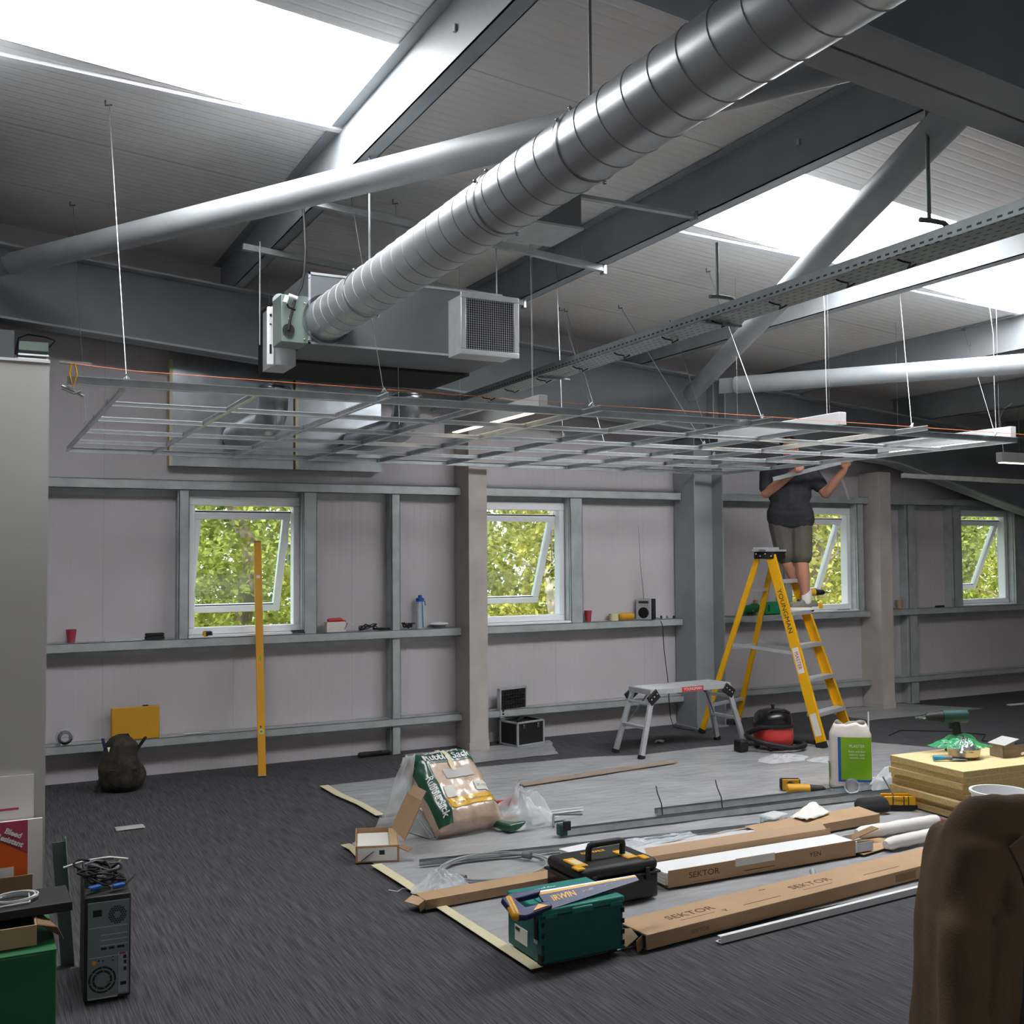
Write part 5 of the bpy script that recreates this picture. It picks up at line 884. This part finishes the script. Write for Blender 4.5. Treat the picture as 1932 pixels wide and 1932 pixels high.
for x in (.02, w-.06): G().box(x, .02, 0, x+.04, .06, .012).obj('foot', 'rubber', t); G().box(x, d-.06, 0, x+.04, d-.02, .012).obj('foot', 'rubber', t)
ZT = h+.045
t = T('hand_saw', 'hand saw with yellow and blue handle and blue printed blade guard', 'hand saw', (2.035, 3.90, ZT+.012), 3, rot=(radians(27), 0, radians(3)))
G().prism([(.10, -.045, 0), (.60, .015, 0), (.60, .045, 0), (.10, .06, 0)], (0, 0, .003)).obj('blade', 'alu', t); G().prism([(.10, -.05, -.003), (.60, .010, -.003), (.60, .03, -.003), (.10, .035, -.003)], (0, 0, .009)).obj('blade_guard', 'navy', t); G().prism([(.10, .036, -.003), (.60, .031, -.003), (.60, .04, -.003), (.10, .05, -.003)], (0, 0, .009)).obj('guard_edge', 'yellow', t)
text('lettering', 'IRWIN', .042, 'yellow', t, (.205, .006, .0065), (0, 0, radians(3)), bold=.0012); text('lettering', 'Jack 880', .018, 'paper', t, (.33, .012, .0065), (0, 0, radians(4))); text('lettering', 'universal', .014, 'paper', t, (.44, .018, .0065), (0, 0, radians(5)))
g = G(); g.prism([(-.06, -.06, -.012), (-.02, -.07, -.012), (.12, -.045, -.012), (.12, -.01, -.012), (.0, -.02, -.012), (-.02, .03, -.012), (.10, .035, -.012), (.12, .06, -.012), (-.03, .065, -.012), (-.075, .05, -.012)], (0, 0, .03)); g.obj('handle', 'navy', t, bev=.006)
G().caps((-.055, -.045, .004), (-.045, .04, .004), .02, .02, 12).obj('grip', 'ylevel', t, 60); G().prism([(.02, -.052, .019), (.10, -.04, .019), (.06, -.022, .019)], (0, 0, .002)).obj('grip_inlay', 'ylevel', t)
t = T('black_tool_case', 'black tool case with yellow catches and raised carry handle behind the teal box', 'tool case', (2.585, 4.36, .014), 1.5); w, d, h = .47, .34, .125
G().box(.01, .01, 0, w-.01, d-.01, h).obj('base', 'gloss', t, bev=.012); G().box(0, 0, h-.006, w, d, h+.006).obj('rim', 'black', t, bev=.004)
lid = G().box(.006, .006, h+.004, w-.006, d-.006, h+.065).obj('lid', 'black', t, bev=.028, seg=3)
for x in (.055, .345):
    a = G().box(x-.03, .06, h+.062, x+.03, .20, h+.072).obj('yellow_catch', 'yellow', lid, bev=.004); G().box(x-.022, .09, h+.072, x+.022, .17, h+.0725).obj('catch_plate', 'tape', a); G().box(x+.035 if x > .2 else x-.075+.02, .02, h+.06, x+.075 if x > .2 else x-.03+.02, .08, h+.071).obj('yellow_latch', 'yellow', lid, bev=.004); 
text('lettering', 'DEWALT', .035, 'yellow', lid, (.235, .25, h+.066), (0, 0, 0), bold=.0015)
g = G(); g.tube([(.135, .14, h+.055), (.135, .135, h+.12), (.14, .133, h+.135), (.16, .132, h+.14), (.31, .132, h+.14), (.33, .133, h+.135), (.335, .135, h+.12), (.335, .14, h+.055)], .016, 10); g.obj('carry_handle', 'black', t, 60)
for x in (.08, .39): G().box(x-.012, -.004, h-.03, x+.012, .006, h+.03).obj('hinge_strap', 'black', t, bev=.003)
t = T('white_light_box', 'small white plastic box lying behind the black tool case', 'box', (2.86, 4.80, .016), 8); G().box(-.10, -.05, 0, .10, .06, .15).obj('body', 'white', t, bev=.004); G().box(-.104, -.054, .15, .104, .064, .158).obj('lid', 'upvc', t, bev=.003)
tag(place(G().box(-.06, -.03, 0, .05, .03, .03).obj('brown_block', 'cardd', None, bev=.003), (2.70, 4.93, .014), 20), 'small brown cardboard block left of the white box', 'block')

# ------------------------------------------------------------------ long flat cartons
def prn(t, x, y, z, s, rot=(0, 0, 0), body='SEKTOR', m='ink', line=True, sx=1.25):
    text('lettering', body, s, m, t, (x, y, z), rot, sx=sx)
    if line: text('lettering', '_____________', s*.5, m, t, (x, y-s*.62*(1 if rot == (0, 0, 0) else 0), z-s*.62*(0 if rot == (0, 0, 0) else 1)), rot)
t = T('long_carton', 'long closed brown carton lying nearest, printed SEKTOR twice on top', 'carton', (2.60, 3.83, .008), 5.0); L_, w, h = 2.5, .215, .065
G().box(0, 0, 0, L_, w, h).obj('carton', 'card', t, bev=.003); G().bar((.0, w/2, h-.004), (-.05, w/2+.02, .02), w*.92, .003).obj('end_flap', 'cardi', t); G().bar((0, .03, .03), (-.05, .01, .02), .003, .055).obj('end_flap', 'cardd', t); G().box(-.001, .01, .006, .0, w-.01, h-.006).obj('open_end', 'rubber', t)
prn(t, .34, .11, h+.0005, .062); prn(t, 1.12, .11, h+.0005, .062); prn(t, .30, -.0006, .030, .024, (radians(90), 0, 0), m='cardd', line=False); G().box(.62, .055, h, .86, .060, h+.0006).obj('print_line', 'ink', t); G().box(1.45, .055, h, 1.72, .060, h+.0006).obj('print_line', 'ink', t)
text('lettering', 'V', .04, 'ink', t, (.50, .05, h+.0006)); text('lettering', 'sektor', .018, 'cardd', t, (.85, .17, h+.0006)); G().box(1.62, -.001, .012, 1.78, 0, .05).obj('label', 'cardd', t)
t = T('long_carton', 'long open carton printed SEKTOR with white strips inside, second from front', 'carton', (3.16, 4.46, .016), -1.0); L_, w, h = 1.25, .20, .085
g = G(); g.box(0, 0, 0, L_, w, .003); g.box(0, 0, .003, L_, .004, h); g.box(0, w-.004, .003, L_, w, h+.02); g.obj('carton', 'card', t); g = G(); g.box(-.004, .006, .01, L_+.02, w-.008, h-.012); g.obj('white_strips', 'white', t, bev=.003)
G().bar((0, w+.002, h), (.0, w+.05, h+.09), .003, .003); G().prism([(.02, w, h+.01), (L_-.02, w, h+.01), (L_-.02, w+.05, h+.05), (.02, w+.05, h+.05)], (0, .003, 0)).obj('lid_flap', 'cardi', t)
G().box(.42, -.0015, h-.035, .68, 0, h+.006).obj('white_label', 'paper', t); prn(t, .22, -.0006, .045, .042, (radians(90), 0, 0)); prn(t, .96, -.0006, .045, .036, (radians(90), 0, 0), 'YEN', line=False); G().box(.48, -.0008, .02, .68, 0, .024).obj('print_line', 'ink', t)
g = G()
for k in range(4): g.box(-.012, .012, .012+.016*k, .0, w-.012, .024+.016*k)
g.obj('strip_end', 'paper', t); g = G(); g.box(L_, .01, .01, L_+.14, w-.02, .016); g.box(L_, .01, .016, L_+.14, .016, .06); g.box(L_, w-.026, .016, L_+.14, w-.02, .06); g.obj('sliding_rail', 'alu', t)
t = T('long_carton', 'long flattened carton with foam sheets on it, furthest back of the long cartons', 'carton', (3.18, 4.83, .016), 2.2); L_, w, h = 1.9, .17, .05
g = G(); g.box(0, 0, 0, L_, w, .003); g.box(0, 0, .003, L_, .004, h); g.box(0, w-.004, .003, L_, w, h); g.prism([(.95, 0, h), (L_, 0, h), (L_, w, h+.012), (.95, w, h+.012)], (0, 0, .003)); g.obj('carton', 'card', t); G().box(.01, .012, .006, .95, w-.012, h-.01).obj('foam_fill', 'paper', t, bev=.003); G().prism([(.0, -.02, h), (.95, -.0, h), (.95, -.05, h+.02), (.0, -.09, h+.02)], (0, .002, .003)).obj('lid_flap', 'cardi', t)
o = place(tag(G().grid(24, 6, lambda u, v: (u*1.0, v*.19, .07+.015*nz(u*5, v*3)-.01*v)).obj('foam_sheet', 'film', None, 60, solid=.003), 'milky foam sheet draped over the back long carton', 'foam sheet'), (3.2, 4.84, .0), 3)
tag(place(G().grid(10, 6, lambda u, v: (u*.26, v*.12, .02+.05*u*v+.02*nz(u*4, v*4))).obj('foam_sheet', 'paper', None, 60, solid=.003), (4.52, 4.94, .07), 15), 'white torn foam sheet right of the screw tub', 'foam sheet')
tag(place(G().box(-.07, -.05, 0, .07, .05, .012).obj('card_flap', 'card', None), (3.42, 5.04, .03), 8), 'small brown card flap lying between metal tees and cartons', 'card')
tag(place(G().box(-.07, -.04, 0, .07, .04, .01).obj('card_flap', 'card', None), (4.47, 5.0, .03), 5), 'small brown card piece lying under the screw tub', 'card')
t = T('carton_flaps', 'flattened brown carton flaps at the right end of the open carton', 'card', (4.45, 4.42, .016), 8); G().prism([(0, 0, 0), (.42, .02, 0), (.36, .20, 0), (.02, .18, 0)], (0, 0, .004)).obj('flap', 'card', t); G().bar((.06, .2, .02), (.30, .14, .08), .06, .004).obj('raised_flap', 'cardd', t)
for a, b, n in (((4.66, 4.68, .05), (5.30, 4.66, .055), 'longer white paper wrapped roll lying behind, by the brown jacket'), ((4.64, 4.44, .045), (5.2, 4.47, .05), 'front white paper wrapped roll lying by the brown jacket')):
    P = [lerp(a, b, k/14)+Vv((0, 0, .004*nz(k*.9, a[1]*3, 1))) for k in range(15)]; tag(G().tube(P, [.022]+[.036+.004*nz(k*.8, a[1]*5, 1) for k in range(13)]+[.034], 14).obj('paper_roll', 'paper', None, 50), n, 'roll', 'paper wrapped rolls')
tag(place(G().caps((-.03, 0, .016), (.03, 0, .02), .014, .016).obj('grey_plug', 'steel', None, 60), (3.93, 4.26, .014), 50), 'small grey plastic plug on the sheet between the two long cartons', 'plug')
t = T('white_trim', 'long white plastic edge trim lying on the carpet in front of the cartons', 'trim', (2.93, 3.77, .004), 3.5); g = G(); g.box(0, -.018, 0, 2.1, .018, .003); g.box(0, -.018, .003, 2.1, -.015, .028); g.box(0, -.018, .028, 2.1, .004, .031); g.box(0, -.002, .003, 2.1, .001, .012); g.obj('trim', 'white', t)

# ------------------------------------------------------------------ left foreground: computer, boxes
t = T('computer_tower', 'grey computer tower standing on the carpet with cables heaped on top', 'computer', (.412, 4.40, 0), -3); w, d, h = .168, .42, .40
G().box(0, .004, .008, w, d, h).obj('case', 'pcblack', t, bev=.005); o = G().box(.012, -.002, .02, w-.006, .006, h-.022).obj('rear_panel', 'pcgrey', t)
yy = -.0035
for r_, cx_, cz_, n_ in ((.036, .118, .325, 'psu_grille'), ):
    G().lathe([(.0, 0), (.036, 0), (.036, .001), (0, .001)], 6).obj(n_, 'steeld', o).matrix_local = TR(cx_, -.0025, cz_) @ Matrix.Rotation(radians(90), 4, 'X') @ RZ(0)
    g = G()
    for i in range(9):
        for j in range(9):
            x, z = (i-4)*.0085+(j % 2)*.004, (j-4)*.0078
            if x*x+z*z < .033**2 and x*x+z*z > .013**2: g.ball((cx_+x, -.004, cz_+z), (.003, .0008, .003), 6, 4)
    g.obj('vent_hole', 'black', o)
G().lathe([(0, 0), (.013, 0), (.013, .001), (0, .001)], 6).obj('grille_centre', 'pcgrey', o).matrix_local = TR(.118, -.004, .325) @ Matrix.Rotation(radians(90), 4, 'X')
G().box(.030, -.004, .325, .062, -.002, .35).obj('power_socket', 'black', o, bev=.003)
for z in (.282, .232, .252, .212, .17): G().box(.016 if z > .28 or z < .18 else .06, -.0045, z, .155, -.002, z+.003).obj('ridge', 'alu', o)
for x, w_ in ((.06, .02), (.088, .02), (.118, .026)): G().box(x, -.0035, .197, x+w_, -.002, .206).obj('card_slot', 'black', o)
for r1, r2 in ((.050, .043), (.036, .028), (.021, .0)): G().lathe([(r2, 0), (r1, 0), (r1, .001), (r2, .001)] + ([(r2, 0)] if r2 else []), 28, caps=False).obj('fan_ring', 'black' if r2 else 'pcgrey', o, 40).matrix_local = TR(.065, -.0028, .085) @ Matrix.Rotation(radians(90), 4, 'X')
g = G()
for k in range(7): a = 2*pi*k/7; g.bar((.065+.018*cos(a), -.0045, .085+.018*sin(a)), (.065+.05*cos(a+.7), -.0045, .085+.05*sin(a+.7)), .002, .004, (0, 1, 0))
g.obj('fan_spoke', 'pcgrey', o); G().box(.122, -.004, .026, .156, -.002, .18).obj('port_plate', 'zinc', o)
for z, x, w_ in ((.155, .140, .012), (.135, .142, .01), (.11, .142, .01), (.055, .13, .022)): G().box(x, -.005, z, x+w_, -.003, z+.013).obj('port', 'black', o)
G().box(.126, -.0048, .172, .150, -.004, .179).obj('sticker', 'pink', o); G().ball((.035, -.004, .152), (.009, .002, .009)).obj('knob', 'yellow', o, 60)
for x, z in ((.05, .155), (.065, .153), (.10, .165), (.10, .15)): G().box(x, -.004, z, x+.005, -.002, z+.006).obj('screw_hole', 'black', o)
G().box(.014, -.008, .016, .12, .0, .022).obj('bottom_lip', 'alu', o)
for x in (.02, .13):
    for y in (.03, .36): G().box(x, y, 0, x+.02, y+.03, .008).obj('foot', 'rubber', t)
tangle('heap of black computer cables lying on the tower', .49, 4.60, .402, .11, .17, .06, .005, 2, n=90); tangle('looped grey cable lying on the cable heap', .50, 4.66, .425, .09, .11, .035, .004, 12, 'steeld', 34)
for x, y, r_, n in ((.455, 4.455, 30, 'left blue monitor plug lying on the computer tower'), (.54, 4.44, 15, 'right blue monitor plug lying on the computer tower')):
    t = T('monitor_plug', n, 'plug', (x, y, .412), r_, 'blue monitor plugs'); G().box(-.026, -.012, 0, .022, .012, .016).obj('shell', 'blue', t, bev=.004); G().box(-.036, -.009, .003, -.026, .009, .013).obj('pins', 'chrome', t); G().tube([(.022, 0, .008), (.05, .02, .012), (.09, .06, .02)], .004, 6).obj('cord', 'black', t, 60)
tag(place(G().tube([(-.13, 0, 0), (-.04, .01, .012), (.05, .0, .014), (.12, -.02, .0)], .0045, 8).obj('white_lead', 'paper', None, 60), (.49, 4.74, .44), 6), 'white lead lying across the back of the cable heap', 'cable')
t = T('plastic_profile', 'pale green plastic angle strip leaning upright beside the computer tower', 'strip', (.40, 4.86, 0), -10, rot=(radians(3), radians(-4), radians(-10))); G().box(-.035, 0, 0, .02, .003, .52).obj('face', 'greenpl', t); G().box(.018, -.03, 0, .021, .003, .54).obj('side', 'greenpl', t)
t = T('green_box', 'dark green box standing at the bottom left corner of the picture', 'box', (-.45, 3.60, 0)); G().box(0, 0, 0, .708, .36, .49).obj('body', 'green', t, bev=.004); G().box(.0, .0, .49, .708, .36, .495).obj('top', 'green', t)
t = T('brown_carton', 'open brown carton with yellow paper inside, on the green box', 'carton', (-.45, 3.66, .497)); w, d, h = .655, .20, .062
g = G(); g.box(0, 0, 0, w, .005, h); g.box(0, d-.005, 0, w, d, h-.02); g.box(w-.005, .005, 0, w, d-.005, h); g.box(0, .005, 0, .005, d-.005, h); g.obj('walls', 'cardi', t); G().grid(16, 8, lambda u, v: (.01+u*(w-.02), .01+v*(d-.02), .045+.02*nz(u*9, v*6))).obj('yellow_paper', 'camo', t, 60); G().prism([(w, .0, h), (w+.06, .01, h-.02), (w+.085, .10, h-.09), (w, .2, h)], (0, .003, .003)).obj('side_flap', 'cardd', t)
t = T('flat_board', 'speckled black flat panel lying over the cartons beside the computer tower', 'panel', (-.45, 3.72, .562), 1.5); G().box(0, 0, 0, .765, .20, .03).obj('panel', 'black', t, bev=.004)
t = T('white_cable_coil', 'small coil of white cable lying on the black panel', 'cable', (.15, 3.83, .595), 10); P = []
for k in range(100): a = 2*pi*k/24; P.append((.062*cos(a)*(1+.1*sin(a*.3)), .05*sin(a), .003+.010*abs(sin(a*.23))))
P += [(.03, -.06, .004), (-.07, -.055, .004)]; G().tube(P, .0028, 6).obj('cable', 'white', t, 60)
t = T('white_board', 'large off white cardboard sheet leaning on the partition at left', 'cardboard', (-.485, 5.22, 0), 0, rot=(radians(-5), 0, 0)); G().box(0, 0, 0, .762, .012, .73).obj('sheet', 'paper', t); G().box(.0, -.001, .58, .70, 0, .59).obj('red_line', 'pink', t)
t = T('ink_pack', 'orange and red packet reading Bleed Resistant, leaning at the left', 'packet', (-.39, 5.16, 0), 0, rot=(radians(-5), 0, 0)); G().box(0, 0, 0, .70, .03, .545).obj('pack', 'paper', t); G().box(.0, -.001, 0, .64, 0, .54).obj('orange_face', 'orange', t); G().prism([(.42, -.002, .54), (.64, -.002, .54), (.64, -.002, .40)], (0, .001, 0)).obj('pink_corner', 'pink', t); G().prism([(.38, -.0015, .545), (.64, -.0015, .545), (.64, -.0015, .40), (.44, -.0015, .515)], (0, .001, 0)).obj('pink_corner', 'pink', t)
text('lettering', 'Bleed\nResistant', .032, 'white', t, (.575, -.0035, .478), (radians(90), radians(26), 0), bold=.0012); G().box(.30, -.002, .24, .585, 0, .35).obj('white_panel', 'paper', t); G().box(.3, -.0025, .30, .585, 0, .302).obj('crease', 'cloth', t)
t = T('brown_card', 'plain brown cardboard piece leaning in front of the orange packet', 'cardboard', (-.45, 5.06, 0), 0, rot=(radians(-4), 0, 0)); G().box(0, 0, 0, .715, .008, .335).obj('sheet', 'cardd', t)

# ------------------------------------------------------------------ chair with brown jacket at right
t = T('office_chair', 'dark grey office chair at the right edge under the brown jacket', 'chair', (2.35, 1.78, 0), -27.2)
G().grid(16, 16, lambda u, v: ((u-.5)*.36, -.02*(2*u-1)**2+.03, .50+.50*v)).obj('backrest', 'chairf', t, 60, solid=.05, sub=1)
G().box(-.22, -.50, .44, .22, -.04, .51).obj('seat', 'chairf', t, bev=.025); G().bar((0, -.08, .40), (0, .06, .62), .06, .02).obj('back_bar', 'black', t); G().tube([(0, -.26, .06), (0, -.26, .44)], .03, 12).obj('gas_column', 'black', t, 60)
for k in range(5):
    a = radians(72*k+20); G().bar((0, -.26, .09), (.29*cos(a), -.26+.29*sin(a), .065), .05, .03).obj('base_arm', 'black', t); G().ball((.29*cos(a), -.26+.29*sin(a), .028), .028, 10, 8).obj('castor', 'black', t, 60)
t = T('brown_jacket', 'brown suede jacket hung over the chair back at the right edge', 'jacket', (2.35, 1.78, 0), -27.2)
ol = [(.40, -.285), (.55, -.278), (.78, -.262), (.92, -.242), (1.0, -.222), (1.05, -.195), (1.075, -.15), (1.085, -.10)]
inn = [(.40, -.20), (.55, -.18), (.60, -.155), (.70, -.115), (.78, -.088), (.88, -.088), (.96, -.095), (1.01, .2), (1.2, .2)]
g = G(); z = .40
while z < 1.045:
    l = interp(ol, z); r_ = interp(inn, z); k = .036
    if r_ > .1: q_ = min(.07, max(.03, 1.10-z)); g.caps((l+q_, -.01, z), (-l-q_, -.01, z), q_, q_, 12)
    else:
        for sg in (-1, 1): g.caps((-sg*(l+k), -.075, z), (-sg*(r_-k*.6), -.085-.015*sin(z*13), z), k, k*.8, 12); g.caps((-sg*(l+k), .07, z), (0, .07, z), k, k, 12); g.caps((-sg*(l+k), -.075, z), (-sg*(l+k), .07, z), k, k, 12)
    z += .02
for sg in (-1, 1):
    g.caps((sg*.155, -.05, .98), (sg*.21, -.085, .80), .052, .055, 12); g.caps((sg*.215, -.095, .80), (sg*.228, -.10, .42), .058, .052, 12); g.caps((sg*.13, -.10, .82), (sg*.17, -.11, .42), .03, .04, 10); g.caps((sg*.085, -.095, .98), (sg*.11, -.115, .5), .02, .022, 10)
o = g.organic('jacket_body', 'brown', t, .011, 6)
for v in o.data.vertices:
    n_ = noise.noise(Vv((v.co.x*9, v.co.y*9, v.co.z*3)))*.02+noise.noise(Vv((v.co.x*22, v.co.y*20, v.co.z*9)))*.005; v.co += v.normal*n_
G().grid(10, 14, lambda u, v: (-.14+.28*u, -.055, .40+.60*v)).obj('lining', 'chairf', t, 60, solid=.008)
G().prism([(-.06, -.10, 1.03), (-.02, -.10, .96), (-.055, -.118, .88), (-.105, -.112, 1.0)], (0, -.006, 0)).obj('collar', 'brown', t, bev=.003)
